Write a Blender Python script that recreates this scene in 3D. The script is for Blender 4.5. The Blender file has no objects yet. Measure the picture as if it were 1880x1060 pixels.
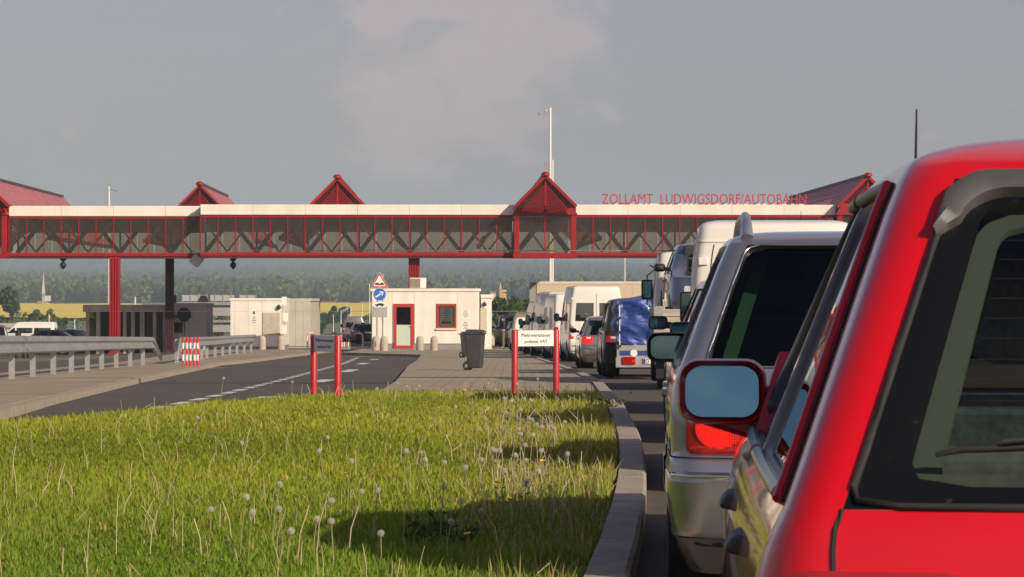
import bpy, bmesh, math, random, bisect
import numpy as np
from mathutils import Vector, Matrix, noise as mnoise
random.seed(7); np.random.seed(7)
R = math.radians
SC = bpy.context.scene
COL = SC.collection

# ------------------------------------------------------------------ camera
F = 5400.0; CX = 940.0; HY = 545.0; EYE = 1.24        # focal length in photo pixels, principal column, eye-level row, eye height
cam_d = bpy.data.cameras.new('camera'); cam = bpy.data.objects.new('camera', cam_d); COL.objects.link(cam)
cam.location = (0, 0, EYE); cam.rotation_euler = (R(90), 0, 0)
cam_d.sensor_width = 36.0; cam_d.lens = 36.0 * F / 1880.0; cam_d.shift_y = (HY - 530.0) / 1880.0
cam_d.clip_start = 0.1; cam_d.clip_end = 40000.0
cam_d.dof.use_dof = True; cam_d.dof.focus_distance = 45.0; cam_d.dof.aperture_fstop = 40.0
SC.camera = cam
SC.render.resolution_x = 1024; SC.render.resolution_y = 577

# ------------------------------------------------------------------ light
SUN_AZ, SUN_EL = 138.0, 27.0            # degrees clockwise from the viewing direction; elevation
W = bpy.data.worlds.new('World'); SC.world = W; W.use_nodes = True
nt = W.node_tree; nt.nodes.clear()
def nn(t, **kw):
    n = nt.nodes.new(t)
    for k, v in kw.items(): setattr(n, k, v)
    return n
sky = nn('ShaderNodeTexSky', sky_type='NISHITA', sun_disc=False)
sky.sun_elevation = R(SUN_EL); sky.sun_rotation = R(SUN_AZ); sky.air_density = 1.3; sky.dust_density = 2.6; sky.ozone_density = 1.5; sky.altitude = 200
tc = nn('ShaderNodeTexCoord')
mp = nn('ShaderNodeMapping'); mp.inputs['Scale'].default_value = (1.0, 1.0, 1.5); mp.inputs['Location'].default_value = (0.21, 0.0, 0.13)
nz = nn('ShaderNodeTexNoise'); nz.inputs['Scale'].default_value = 11.0; nz.inputs['Detail'].default_value = 7.0; nz.inputs['Roughness'].default_value = 0.56; nz.inputs['Distortion'].default_value = 0.35
rp = nn('ShaderNodeValToRGB'); rp.color_ramp.elements[0].position = 0.63; rp.color_ramp.elements[1].position = 0.83
# cumulus bank: nearness to a few cloud directions, broken up by the noise
def vdot(vec, thr0, thr1):
    d = nn('ShaderNodeVectorMath', operation='DOT_PRODUCT'); nrm = nn('ShaderNodeVectorMath', operation='NORMALIZE')
    nt.links.new(tc.outputs['Generated'], nrm.inputs[0]); nt.links.new(nrm.outputs[0], d.inputs[0]); d.inputs[1].default_value = Vector(vec).normalized()
    m = nn('ShaderNodeMapRange'); m.inputs[1].default_value = thr0; m.inputs[2].default_value = thr1; m.interpolation_type = 'SMOOTHSTEP'
    nt.links.new(d.outputs['Value'], m.inputs[0]); return m
def cdir(px, py): return ((px - CX) / F, 1.0, (HY - py) / F)
banks = [vdot(cdir(860, 60), math.cos(0.062), math.cos(0.004)), vdot(cdir(790, 170), math.cos(0.042), math.cos(0.004)),
         vdot((-0.9, 0.5, 0.25), math.cos(0.5), math.cos(0.1)), vdot((0.8, 0.7, 0.35), math.cos(0.5), math.cos(0.1)), vdot((0.2, -1, 0.3), math.cos(0.6), math.cos(0.1)), vdot((0.1, 0.8, 0.6), math.cos(0.4), math.cos(0.1))]
acc = banks[0].outputs[0]
for b in banks[1:]:
    mx = nn('ShaderNodeMath', operation='MAXIMUM'); nt.links.new(acc, mx.inputs[0]); nt.links.new(b.outputs[0], mx.inputs[1]); acc = mx.outputs[0]
nz.inputs['Scale'].default_value = 42.0
nt.links.new(tc.outputs['Generated'], mp.inputs[0]); nt.links.new(mp.outputs[0], nz.inputs['Vector'])
mul = nn('ShaderNodeMath', operation='MULTIPLY_ADD'); mul.inputs[1].default_value = 0.36; nt.links.new(acc, mul.inputs[0]); nt.links.new(nz.outputs['Fac'], mul.inputs[2])
nt.links.new(mul.outputs[0], rp.inputs[0])
fac = nn('ShaderNodeMath', operation='MULTIPLY'); fac.inputs[1].default_value = 0.42; nt.links.new(rp.outputs[0], fac.inputs[0])
tint = nn('ShaderNodeMixRGB', blend_type='MULTIPLY'); tint.inputs[0].default_value = 1.0; tint.inputs[2].default_value = (0.765, 0.662, 0.835, 1)
nt.links.new(sky.outputs[0], tint.inputs[1])
mixc = nn('ShaderNodeMixRGB'); mixc.inputs[2].default_value = (6.6, 4.75, 4.45, 1)
nt.links.new(fac.outputs[0], mixc.inputs[0]); nt.links.new(tint.outputs[0], mixc.inputs[1])
bg = nn('ShaderNodeBackground'); bg.inputs['Strength'].default_value = 0.09
out = nn('ShaderNodeOutputWorld'); nt.links.new(mixc.outputs[0], bg.inputs[0]); nt.links.new(bg.outputs[0], out.inputs[0])

sd = bpy.data.lights.new('sun', 'SUN'); sun = bpy.data.objects.new('sun', sd); COL.objects.link(sun)
sd.energy = 4.2; sd.angle = R(0.6); sd.color = (1.0, 0.87, 0.68)
_s = Vector((math.sin(R(SUN_AZ)) * math.cos(R(SUN_EL)), math.cos(R(SUN_AZ)) * math.cos(R(SUN_EL)), math.sin(R(SUN_EL))))
sun.rotation_euler = (-_s).to_track_quat('-Z', 'Y').to_euler(); sun.location = _s * 60
SC.view_settings.view_transform = 'Standard'; SC.view_settings.look = 'None'; SC.view_settings.exposure = 0.17; SC.view_settings.gamma = 1.0
SC.view_settings.use_curve_mapping = False
SC.cycles.use_denoising = True
SC.cycles.max_bounces = 8; SC.cycles.transparent_max_bounces = 24; SC.cycles.volume_bounces = 1

# ------------------------------------------------------------------ ground height and pixel helpers
_GD = [0, 31, 95, 200, 260, 400, 600, 850, 1500, 2500, 4000, 6500, 9000, 14000]
_GZ = [0, 0, -0.928, -1.926, -2.6, -4.5, -6.2, -6.1, -2.6, 9, 33, 84, 120, 130]
def zg(d, x=0.0):
    z = float(np.interp(d, _GD, _GZ))
    if d < 700:
        t = min(max((-x - 13.0) / 10.0, 0), 1); z -= 0.45 * t * t * (3 - 2 * t) * min(1, max(0, (d - 90) / 40.0))
    return z
def wp(px, py, d): return Vector(((px - CX) / F * d, d, EYE + (HY - py) / F * d))
def gp(px, py, dz=0.0):
    lo, hi = 2.0, 1400.0
    for _ in range(60):
        m = 0.5 * (lo + hi)
        if EYE + (HY - py) / F * m > zg(m, (px - CX) / F * m) + dz: lo = m
        else: hi = m
    x = (px - CX) / F * lo
    return Vector((x, lo, zg(lo, x) + dz))
def wx(px, d): return (px - CX) / F * d

# ------------------------------------------------------------------ materials
MATS = {}
def mat(name, col=(.5, .5, .5), rough=.5, metal=0.0, coat=0.0, var=0.0, vscale=8.0, bump=0.0, bscale=40.0, spec=0.5, emit=None, estr=0.0, col2=None, ramp=(.35, .65), detail=5, coords='Object', stretch=None, dirt=None):
    if name in MATS: return MATS[name]
    m = bpy.data.materials.new(name); m.use_nodes = True; t = m.node_tree; b = t.nodes['Principled BSDF']
    b.inputs['Base Color'].default_value = (*col, 1); b.inputs['Roughness'].default_value = rough; b.inputs['Metallic'].default_value = metal
    b.inputs['Coat Weight'].default_value = coat; b.inputs['Coat Roughness'].default_value = 0.03; b.inputs['Specular IOR Level'].default_value = spec
    if emit: b.inputs['Emission Color'].default_value = (*emit, 1); b.inputs['Emission Strength'].default_value = estr
    if var > 0 or bump > 0 or col2:
        c = t.nodes.new('ShaderNodeTexCoord'); src = c.outputs[coords]
        if stretch:
            mpn = t.nodes.new('ShaderNodeMapping'); mpn.inputs['Scale'].default_value = stretch; t.links.new(src, mpn.inputs[0]); src = mpn.outputs[0]
        if var > 0 or col2:
            n = t.nodes.new('ShaderNodeTexNoise'); n.inputs['Scale'].default_value = vscale; n.inputs['Detail'].default_value = detail; n.inputs['Roughness'].default_value = .6
            t.links.new(src, n.inputs['Vector']); r = t.nodes.new('ShaderNodeValToRGB')
            a = col; e = col2 if col2 else tuple(min(1, x * (1 + var)) for x in col)
            if not col2: a = tuple(x * (1 - var) for x in col)
            r.color_ramp.elements[0].position = ramp[0]; r.color_ramp.elements[1].position = ramp[1]
            r.color_ramp.elements[0].color = (*a, 1); r.color_ramp.elements[1].color = (*e, 1)
            t.links.new(n.outputs['Fac'], r.inputs[0]); t.links.new(r.outputs[0], b.inputs['Base Color'])
        if dirt:
            ds_, dk_, dst = dirt; n3 = t.nodes.new('ShaderNodeTexNoise'); n3.inputs['Scale'].default_value = ds_; n3.inputs['Detail'].default_value = 7; n3.inputs['Roughness'].default_value = .65; m3 = t.nodes.new('ShaderNodeMapping'); m3.inputs['Scale'].default_value = dst; t.links.new(c.outputs[coords], m3.inputs[0]); t.links.new(m3.outputs[0], n3.inputs['Vector'])
            r3 = t.nodes.new('ShaderNodeValToRGB'); r3.color_ramp.elements[0].position = .38; r3.color_ramp.elements[1].position = .62; r3.color_ramp.elements[0].color = (*[1 - dk_ * q for q in (.85, 1.0, 1.15)], 1); r3.color_ramp.elements[1].color = (1, 1, 1, 1); t.links.new(n3.outputs['Fac'], r3.inputs[0])
            mm = t.nodes.new('ShaderNodeMixRGB'); mm.blend_type = 'MULTIPLY'; mm.inputs[0].default_value = 1; src_c = b.inputs['Base Color'].links[0].from_socket; t.links.new(src_c, mm.inputs[1]); t.links.new(r3.outputs[0], mm.inputs[2]); t.links.new(mm.outputs[0], b.inputs['Base Color'])
        if bump > 0:
            n2 = t.nodes.new('ShaderNodeTexNoise'); n2.inputs['Scale'].default_value = bscale; n2.inputs['Detail'].default_value = 4
            t.links.new(src, n2.inputs['Vector']); bp = t.nodes.new('ShaderNodeBump'); bp.inputs['Strength'].default_value = bump; bp.inputs['Distance'].default_value = .02
            t.links.new(n2.outputs['Fac'], bp.inputs['Height']); t.links.new(bp.outputs[0], b.inputs['Normal'])
    MATS[name] = m; return m
def glass(name, tint=(.5, .55, .5), dens=.35, gcol=(1, 1, 1), rough=.02, ior=1.5, dust=0.0, dcol=(.5, .48, .44)):
    """window glass: part of the light passes (tinted), the rest mirrors by Fresnel"""
    if name in MATS: return MATS[name]
    m = bpy.data.materials.new(name); m.use_nodes = True; t = m.node_tree; t.nodes.remove(t.nodes['Principled BSDF'])
    o = t.nodes['Material Output']; tr = t.nodes.new('ShaderNodeBsdfTransparent'); gl = t.nodes.new('ShaderNodeBsdfGlossy'); fr = t.nodes.new('ShaderNodeFresnel'); mx = t.nodes.new('ShaderNodeMixShader')
    tr.inputs[0].default_value = (*[c * dens for c in tint], 1); gl.inputs['Roughness'].default_value = rough; gl.inputs[0].default_value = (*gcol, 1); fr.inputs[0].default_value = ior
    t.links.new(fr.outputs[0], mx.inputs[0]); t.links.new(tr.outputs[0], mx.inputs[1]); t.links.new(gl.outputs[0], mx.inputs[2])
    if dust > 0:
        df = t.nodes.new('ShaderNodeBsdfDiffuse'); df.inputs[0].default_value = (*dcol, 1); m2 = t.nodes.new('ShaderNodeMixShader'); m2.inputs[0].default_value = dust; t.links.new(mx.outputs[0], m2.inputs[1]); t.links.new(df.outputs[0], m2.inputs[2]); mx = m2
    t.links.new(mx.outputs[0], o.inputs[0])
    MATS[name] = m; return m

# ------------------------------------------------------------------ mesh helpers
def link(o, parent=None):
    COL.objects.link(o)
    if parent is not None: o.parent = parent
    return o
def tag(o, label=None, cat=None, group=None, kind=None):
    if label: o['label'] = label
    if cat: o['category'] = cat
    if group: o['group'] = group
    if kind: o['kind'] = kind
    return o
def thing(name, label, cat, loc=(0, 0, 0), rz=0.0, group=None):
    o = bpy.data.objects.new(name, None); link(o); o.location = loc; o.rotation_euler = (0, 0, rz); o.empty_display_size = .2
    return tag(o, label, cat, group)
class MB:
    def __init__(s): s.v = []; s.f = []
    def add(s, vs, fs):
        b = len(s.v); s.v += [tuple(v) for v in vs]; s.f += [tuple(i + b for i in f) for f in fs]; return s
    def box(s, x0, x1, y0, y1, z0, z1, M=None):
        vs = [Vector(p) for p in ((x0, y0, z0), (x1, y0, z0), (x1, y1, z0), (x0, y1, z0), (x0, y0, z1), (x1, y0, z1), (x1, y1, z1), (x0, y1, z1))]
        if M is not None: vs = [M @ v for v in vs]
        return s.add(vs, [(0, 3, 2, 1), (4, 5, 6, 7), (0, 1, 5, 4), (1, 2, 6, 5), (2, 3, 7, 6), (3, 0, 4, 7)])
    def bar(s, a, b, w, h=None, up=(0, 0, 1)):
        a = Vector(a); b = Vector(b); h = h or w; d = (b - a).normalized(); u = Vector(up)
        if abs(d.dot(u)) > .99: u = Vector((0, 1, 0))
        r = d.cross(u).normalized(); q = r.cross(d).normalized()
        vs = [p + r * (sx * w / 2) + q * (sz * h / 2) for p in (a, b) for sx, sz in ((-1, -1), (1, -1), (1, 1), (-1, 1))]
        return s.add(vs, [(0, 3, 2, 1), (4, 5, 6, 7), (0, 1, 5, 4), (1, 2, 6, 5), (2, 3, 7, 6), (3, 0, 4, 7)])
    def tube(s, pts, rad, n=8, cap=True):
        pts = [Vector(p) for p in pts]; rads = rad if isinstance(rad, (list, tuple)) else [rad] * len(pts); vs = []
        for i, p in enumerate(pts):
            d = (pts[min(i + 1, len(pts) - 1)] - pts[max(i - 1, 0)]).normalized(); u = Vector((0, 0, 1)) if abs(d.z) < .9 else Vector((1, 0, 0))
            r = d.cross(u).normalized(); q = r.cross(d).normalized()
            vs += [p + (r * math.cos(2 * math.pi * k / n) + q * math.sin(2 * math.pi * k / n)) * rads[i] for k in range(n)]
        fs = [(i * n + k, i * n + (k + 1) % n, (i + 1) * n + (k + 1) % n, (i + 1) * n + k) for i in range(len(pts) - 1) for k in range(n)]
        if cap: fs += [tuple(range(n)), tuple(reversed(range((len(pts) - 1) * n, len(pts) * n)))]
        return s.add(vs, fs)
    def lathe(s, prof, n=20, axis='z', c=(0, 0, 0), cap=True):
        vs = []
        for r, h in prof:
            for k in range(n):
                a = 2 * math.pi * k / n; x, y = r * math.cos(a), r * math.sin(a)
                v = (x, y, h) if axis == 'z' else ((h, x, y) if axis == 'x' else (x, h, y)); vs.append((v[0] + c[0], v[1] + c[1], v[2] + c[2]))
        fs = [(i * n + k, i * n + (k + 1) % n, (i + 1) * n + (k + 1) % n, (i + 1) * n + k) for i in range(len(prof) - 1) for k in range(n)]
        if cap and prof[0][0] > 1e-4: fs.append(tuple(reversed(range(n))))
        if cap and prof[-1][0] > 1e-4: fs.append(tuple(range((len(prof) - 1) * n, len(prof) * n)))
        return s.add(vs, fs)
    def prism(s, poly, y0, y1, M=None):
        """polygon in (x, z) extruded along y"""
        n = len(poly); vs = [Vector((x, y0, z)) for x, z in poly] + [Vector((x, y1, z)) for x, z in poly]
        if M is not None: vs = [M @ v for v in vs]
        return s.add(vs, [tuple(range(n)), tuple(reversed(range(n, 2 * n)))] + [(k, k + n, (k + 1) % n + n, (k + 1) % n) for k in range(n)])
    def mesh(s, name, m, smooth=None):
        me = bpy.data.meshes.new(name); me.from_pydata(s.v, [], s.f)
        bm = bmesh.new(); bm.from_mesh(me); bmesh.ops.recalc_face_normals(bm, faces=bm.faces); bm.to_mesh(me); bm.free()
        if smooth: me.shade_smooth(); me.set_sharp_from_angle(angle=R(smooth))
        if m: me.materials.append(m)
        return me
    def build(s, name, m, parent=None, smooth=None, bevel=0, loc=None, rz=None):
        o = bpy.data.objects.new(name, s.mesh(name, m, smooth)); link(o, parent)
        if bevel: b = o.modifiers.new('bevel', 'BEVEL'); b.width = bevel; b.segments = 2; b.limit_method = 'ANGLE'
        if loc is not None: o.location = loc
        if rz is not None: o.rotation_euler = (0, 0, rz)
        return o
def sh(name, me, parent=None, loc=None, rot=None):
    o = bpy.data.objects.new(name, me); link(o, parent)
    if loc is not None: o.location = loc
    if rot is not None: o.rotation_euler = rot
    return o
def raw_mesh(name, V, T, m, colattr=None):
    """numpy triangles straight into a mesh"""
    me = bpy.data.meshes.new(name); nv, ntri = len(V), len(T)
    me.vertices.add(nv); me.vertices.foreach_set('co', np.asarray(V, np.float32).ravel()); me.loops.add(ntri * 3); me.loops.foreach_set('vertex_index', np.asarray(T, np.int32).ravel())
    me.polygons.add(ntri); me.polygons.foreach_set('loop_start', np.arange(0, ntri * 3, 3, dtype=np.int32)); me.update(calc_edges=True); me.validate()
    if colattr is not None:
        a = me.color_attributes.new('Col', 'FLOAT_COLOR', 'POINT'); a.data.foreach_set('color', np.asarray(colattr, np.float32).ravel())
    me.materials.append(m); return me
def text_mesh(body, height, width, m, ext=.01, name='lettering'):
    cu = bpy.data.curves.new('t', 'FONT'); cu.body = body; cu.size = 1; cu.extrude = .5; cu.resolution_u = 3
    o = bpy.data.objects.new('t', cu); COL.objects.link(o); bpy.context.view_layer.update()
    me = bpy.data.meshes.new_from_object(o.evaluated_get(bpy.context.evaluated_depsgraph_get())); bpy.data.objects.remove(o); bpy.data.curves.remove(cu)
    co = np.array([v.co for v in me.vertices]); mn, mxx = co.min(0), co.max(0)
    co[:, 0] = (co[:, 0] - mn[0]) / (mxx[0] - mn[0]) * width; co[:, 1] = (co[:, 1] - mn[1]) / (mxx[1] - mn[1]) * height; co[:, 2] *= 2 * ext / 1.0 * .5
    V = np.stack([co[:, 0], -co[:, 2], co[:, 1]], 1); Fc = [tuple(p.vertices) for p in me.polygons]; bpy.data.meshes.remove(me)
    return V, Fc
def islands(V, Fc):
    # merge by position first (font meshes split caps and sides)
    key = {}; idx = []
    for v in V:
        k = tuple(np.round(v, 4)); idx.append(key.setdefault(k, len(key)))
    par = list(range(len(key)))
    def find(a):
        while par[a] != a: par[a] = par[par[a]]; a = par[a]
        return a
    for f in Fc:
        for a in f[1:]: par[find(idx[a])] = find(idx[f[0]])
    g = {}
    for f in Fc: g.setdefault(find(idx[f[0]]), []).append(f)
    return list(g.values())
# ================================================================== SETTING
M_asph = mat('asphalt', (.080, .067, .050), .92, var=.0, col2=(.115, .097, .074), vscale=1.3, detail=9, bump=.35, bscale=120, ramp=(.3, .7), dirt=(.16, .22, (1, .35, 1)))
M_asph_new = mat('asphalt_lane', (.075, .071, .067), .88, col2=(.105, .098, .09), vscale=.9, detail=9, bump=.3, bscale=140)
M_conc = mat('kerb_concrete', (.30, .25, .185), .9, col2=(.40, .34, .26), vscale=6, detail=9, bump=.4, bscale=60)
M_walk = mat('walkway_concrete', (.29, .235, .155), .92, col2=(.37, .305, .21), vscale=.8, detail=9, bump=.3, bscale=50, dirt=(.3, .16, (1, .4, 1)))
M_soil = mat('soil', (.085, .068, .036), .95, col2=(.14, .135, .035), vscale=3.5, detail=8, bump=.6, bscale=30)
M_white_line = mat('road_paint', (.62, .60, .55), .8, col2=(.42, .40, .37), vscale=9, detail=8, ramp=(.45, .75))
M_meadow = mat('meadow', (.095, .13, .035), .95, col2=(.15, .165, .06), vscale=.03, detail=8, coords='Object')
M_rape = mat('rapeseed', (.80, .60, .03), .95, col2=(.66, .54, .05), vscale=.05, detail=6)
M_forest = mat('forest_canopy', (.030, .052, .016), .95, col2=(.075, .105, .03), vscale=.012, detail=9, ramp=(.3, .7))
def paver_mat():
    m = bpy.data.materials.new('pavers'); m.use_nodes = True; t = m.node_tree; b = t.nodes['Principled BSDF']; b.inputs['Roughness'].default_value = .9
    c = t.nodes.new('ShaderNodeTexCoord'); br = t.nodes.new('ShaderNodeTexBrick'); br.inputs['Scale'].default_value = 1; br.inputs['Brick Width'].default_value = .4; br.inputs['Row Height'].default_value = .2
    br.inputs['Mortar Size'].default_value = .012; br.inputs['Color1'].default_value = (.30, .24, .155, 1); br.inputs['Color2'].default_value = (.38, .31, .205, 1); br.inputs['Mortar'].default_value = (.17, .135, .09, 1)
    n = t.nodes.new('ShaderNodeTexNoise'); n.inputs['Scale'].default_value = .7; n.inputs['Detail'].default_value = 8
    mx = t.nodes.new('ShaderNodeMixRGB'); mx.blend_type = 'MULTIPLY'; mx.inputs[0].default_value = .55
    t.links.new(c.outputs['Object'], br.inputs['Vector']); t.links.new(c.outputs['Object'], n.inputs['Vector']); t.links.new(br.outputs['Color'], mx.inputs[1]); t.links.new(n.outputs['Color'], mx.inputs[2])
    r = t.nodes.new('ShaderNodeMixRGB'); r.blend_type = 'MULTIPLY'; r.inputs[0].default_value = 1; r.inputs[2].default_value = (1.45, 1.45, 1.45, 1)
    t.links.new(mx.outputs[0], r.inputs[1]); t.links.new(r.outputs[0], b.inputs['Base Color'])
    bp = t.nodes.new('ShaderNodeBump'); bp.inputs['Strength'].default_value = .5; bp.inputs['Distance'].default_value = .01; t.links.new(br.outputs['Fac'], bp.inputs['Height']); bp.invert = True
    t.links.new(bp.outputs[0], b.inputs['Normal']); return m
M_paver = paver_mat()

def sheet(name, ds, xl, xr, dz, m, ncol=8, parent=None, hf=None, skirt=0.0):
    """strip of ground between xl(d) and xr(d), laid dz above the terrain; skirt = depth of a vertical edge all round"""
    V = []; Fc = []
    for d in ds:
        a, b = xl(d), xr(d)
        for k in range(ncol + 1):
            x = a + (b - a) * k / ncol; V.append((x, d, zg(d, x) + dz + (hf(x, d) if hf else 0)))
    n = ncol + 1
    for i in range(len(ds) - 1):
        for k in range(ncol): Fc.append((i * n + k, i * n + k + 1, (i + 1) * n + k + 1, (i + 1) * n + k))
    if skirt:
        ring = [k for k in range(n)] + [i * n + n - 1 for i in range(1, len(ds))] + [(len(ds) - 1) * n + k for k in range(n - 2, -1, -1)] + [i * n for i in range(len(ds) - 2, 0, -1)]
        b0 = len(V); V += [(V[i][0], V[i][1], V[i][2] - skirt) for i in ring]; L = len(ring)
        for i in range(L): Fc.append((ring[i], ring[(i + 1) % L], b0 + (i + 1) % L, b0 + i))
    mb = MB(); mb.add(V, Fc); o = mb.build(name, m, parent, smooth=40)
    if parent is None: tag(o, kind='structure')
    return o
def lin(a, b, n): return [a + (b - a) * i / (n - 1) for i in range(n)]
def tab(pts):
    xs = [p[0] for p in pts]; ys = [p[1] for p in pts]
    return lambda d: float(np.interp(d, xs, ys)) if xs[0] <= d <= xs[-1] else (ys[0] + (ys[1] - ys[0]) / (xs[1] - xs[0]) * (d - xs[0]) if d < xs[0] else ys[-1] + (ys[-1] - ys[-2]) / (xs[-1] - xs[-2]) * (d - xs[-1]))

terrain = sheet('terrain', [-40, 0, 31, 60, 95, 150, 200, 260, 330, 400, 500, 600, 720, 850, 1100, 1500, 2000, 2500, 4000, 6500, 9000, 14000], lambda d: -90 - .6 * max(d, 0), lambda d: 90 + .6 * max(d, 0), -.06, M_meadow, 40)
road = sheet('road', [-30] + lin(0, 420, 60), lambda d: -75, lambda d: 60, 0, M_asph, 34)
# ---- kerb line on the right of the grass island (outer edge of the stones), found from its place in the photo
KZ = .13
_k = [gp(x, y, KZ) for x, y in ((1152, 1060), (1189, 920), (1187, 862), (1180, 800), (1151, 750), (1108, 700), (1066, 680), (1003, 660), (955, 648))]
xk = tab([(p.y, p.x) for p in _k])
_ks = [-3 + .25 * i for i in range(540)]
_kx = np.array([xk(d) for d in _ks]); _ker = np.hanning(41); _ker /= _ker.sum(); _kp = np.pad(_kx, 20, mode='reflect', reflect_type='odd'); _kx = np.convolve(_kp, _ker, 'valid')
xks = lambda d: float(np.interp(d, _ks, _kx))
kerb = sheet('kerb', lin(-3, 128, 140), lambda d: xks(d) - .15, lambda d: xks(d) - .03, KZ - .07, mat('kerb_bed', (.16, .14, .12), .95, var=.2), 2)
d = 1.0; i = 0
while d < 126:
    L = 1.0; a = Vector((xks(d), d + .002, 0)); b = Vector((xks(d + L), d + L - .003, 0)); t = (b - a).normalized(); nrm = Vector((-t.y, t.x, 0)); w = .175
    jz = random.uniform(-.002, .002); jx = random.uniform(-.002, .002); mb = MB(); vs = []
    for p in (a, b):
        z = zg(p.y) + KZ + jz; p = p + nrm * jx; e = .018
        vs += [p + Vector((0, 0, z - KZ - .1)), p + Vector((0, 0, z - e)), p + nrm * e + Vector((0, 0, z)), p + nrm * w + Vector((0, 0, z)), p + nrm * w + Vector((0, 0, z - KZ - .1))]
    mb.add(vs, [(0, 1, 6, 5), (1, 2, 7, 6), (2, 3, 8, 7), (3, 4, 9, 8), (0, 4, 3, 2, 1), (5, 6, 7, 8, 9)]); mb.build('kerb_stone', M_conc, kerb); d += L; i += 1
# ---- paved island between the two carriageways
_pl = tab([(p.y, p.x) for p in [gp(x, y, .1) for x, y in ((700, 717), (727, 700), (750, 672), (771, 655))]])
def paved_left(d): return _pl(d) if d < 114 else min(_pl(114), _pl(114) - min(1, (d - 114) / 9.0) * 3.6)
paving = sheet('paving', lin(39.6, 150, 70), lambda d: paved_left(d), lambda d: xks(d) - .17 if d < 126 else xks(126) - .17, .105, M_paver, 10, skirt=.16)
# ---- grass island
gl = tab([(4, -12.4), (26.5, -4.68), (29.7, -3.6), (36, -2.6), (39.8, -1.95)])
def gl2(d): return gl(d) if d > 4 else -12.4
def hump(x, d): return .018 * mnoise.noise(Vector((x * .7, d * .35, 3.1))) + .05 * math.exp(-((d - 24) / 14.0) ** 2)
gr_l = lambda d: gl2(d); gr_r = lambda d: xks(d) - .18
verge = sheet('verge', lin(2, 39.5, 60), gr_l, gr_r, .025, M_soil, 30, hf=hump, skirt=.12)
# ---- left walkway with its kerb
wl = tab([(p.y, p.x) for p in [gp(x, y, .1) for x, y in ((-160, 790), (0, 745), (245, 693), (400, 665), (550, 649))]])
wl_l = lambda d: -8.9 - .052 * (d - 35) - .3 - max(0, d - 118) * .0
walk = sheet('walkway', lin(22, 138, 60), lambda d: min(wl_l(d), wl(d) - .6), wl, .1, M_walk, 10, skirt=.2)
lk = sheet('walkway_kerb', lin(22, 138, 90), lambda d: wl(d) + .004, lambda d: wl(d) + .14, .085, M_conc, 1, skirt=.2)
# ---- road markings
def quad_on_road(a, b, w, z=.008, name='lane_dash'):
    a = Vector(a); b = Vector(b); t = (b - a); t.z = 0; t.normalize(); n = Vector((-t.y, t.x, 0)) * w / 2; mb = MB()
    vs = [a + n, a - n, b - n, b + n]; mb.add([(v.x, v.y, zg(v.y, v.x) + z) for v in vs], [(0, 1, 2, 3)]); return mb.build(name, M_white_line, road)
line = [gp(x, y) for x, y in ((278, 753), (400, 727), (520, 698), (655, 658))]; lx = tab([(p.y, p.x) for p in line])
d = 33.0
while d < 112: quad_on_road((lx(d), d, 0), (lx(d + 1.55), d + 1.55, 0), .17); d += 2.35
for a, b in (((452, 741), (499, 729)), ((580, 703), (604, 697.5)), ((632, 684), (650, 679)), ((661, 669.5), (672, 667)), ((683, 661.5), (690, 660)), ((330, 775), (380, 759))): quad_on_road(gp(*a), gp(*b), .3)
for a, b in (((800, 651), (640, 656)), ((384, 677), (412, 676))): quad_on_road(gp(*a), gp(*b), .2, name='edge_line', z=.009)

# ================================================================== GRASS, DANDELIONS
def attr_leaf_mat(name, trans=.35, rough=.6):
    m = bpy.data.materials.new(name); m.use_nodes = True; t = m.node_tree; b = t.nodes['Principled BSDF']; b.inputs['Roughness'].default_value = rough; b.inputs['Specular IOR Level'].default_value = .25
    a = t.nodes.new('ShaderNodeAttribute'); a.attribute_name = 'Col'; t.links.new(a.outputs['Color'], b.inputs['Base Color'])
    tl = t.nodes.new('ShaderNodeBsdfTranslucent'); mx = t.nodes.new('ShaderNodeMixShader'); mx.inputs[0].default_value = trans
    t.links.new(a.outputs['Color'], tl.inputs[0]); t.links.new(b.outputs[0], mx.inputs[1]); t.links.new(tl.outputs[0], mx.inputs[2]); t.links.new(mx.outputs[0], t.nodes['Material Output'].inputs[0]); return m
M_blade = attr_leaf_mat('grass_blades', .4); M_leaf = attr_leaf_mat('foliage', .3)
def field_noise(X, D, s, seed):
    rs = np.random.RandomState(seed); out = np.zeros_like(X)
    for k in range(7):
        a = rs.uniform(0, 2 * np.pi); f = s * rs.uniform(.5, 2.2); out += np.sin((X * np.cos(a) * 1.0 + D * np.sin(a) * .6) * f + rs.uniform(0, 6.28))
    return out / 7
_ga = np.array([gl2(x) for x in np.linspace(2, 46, 200)]); _gb = np.array([xks(x) - .2 for x in np.linspace(2, 46, 200)]); _gx = np.linspace(2, 46, 200)
_zr = np.linspace(2, 46, 200); _zv = np.array([zg(x) for x in _zr])
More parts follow.
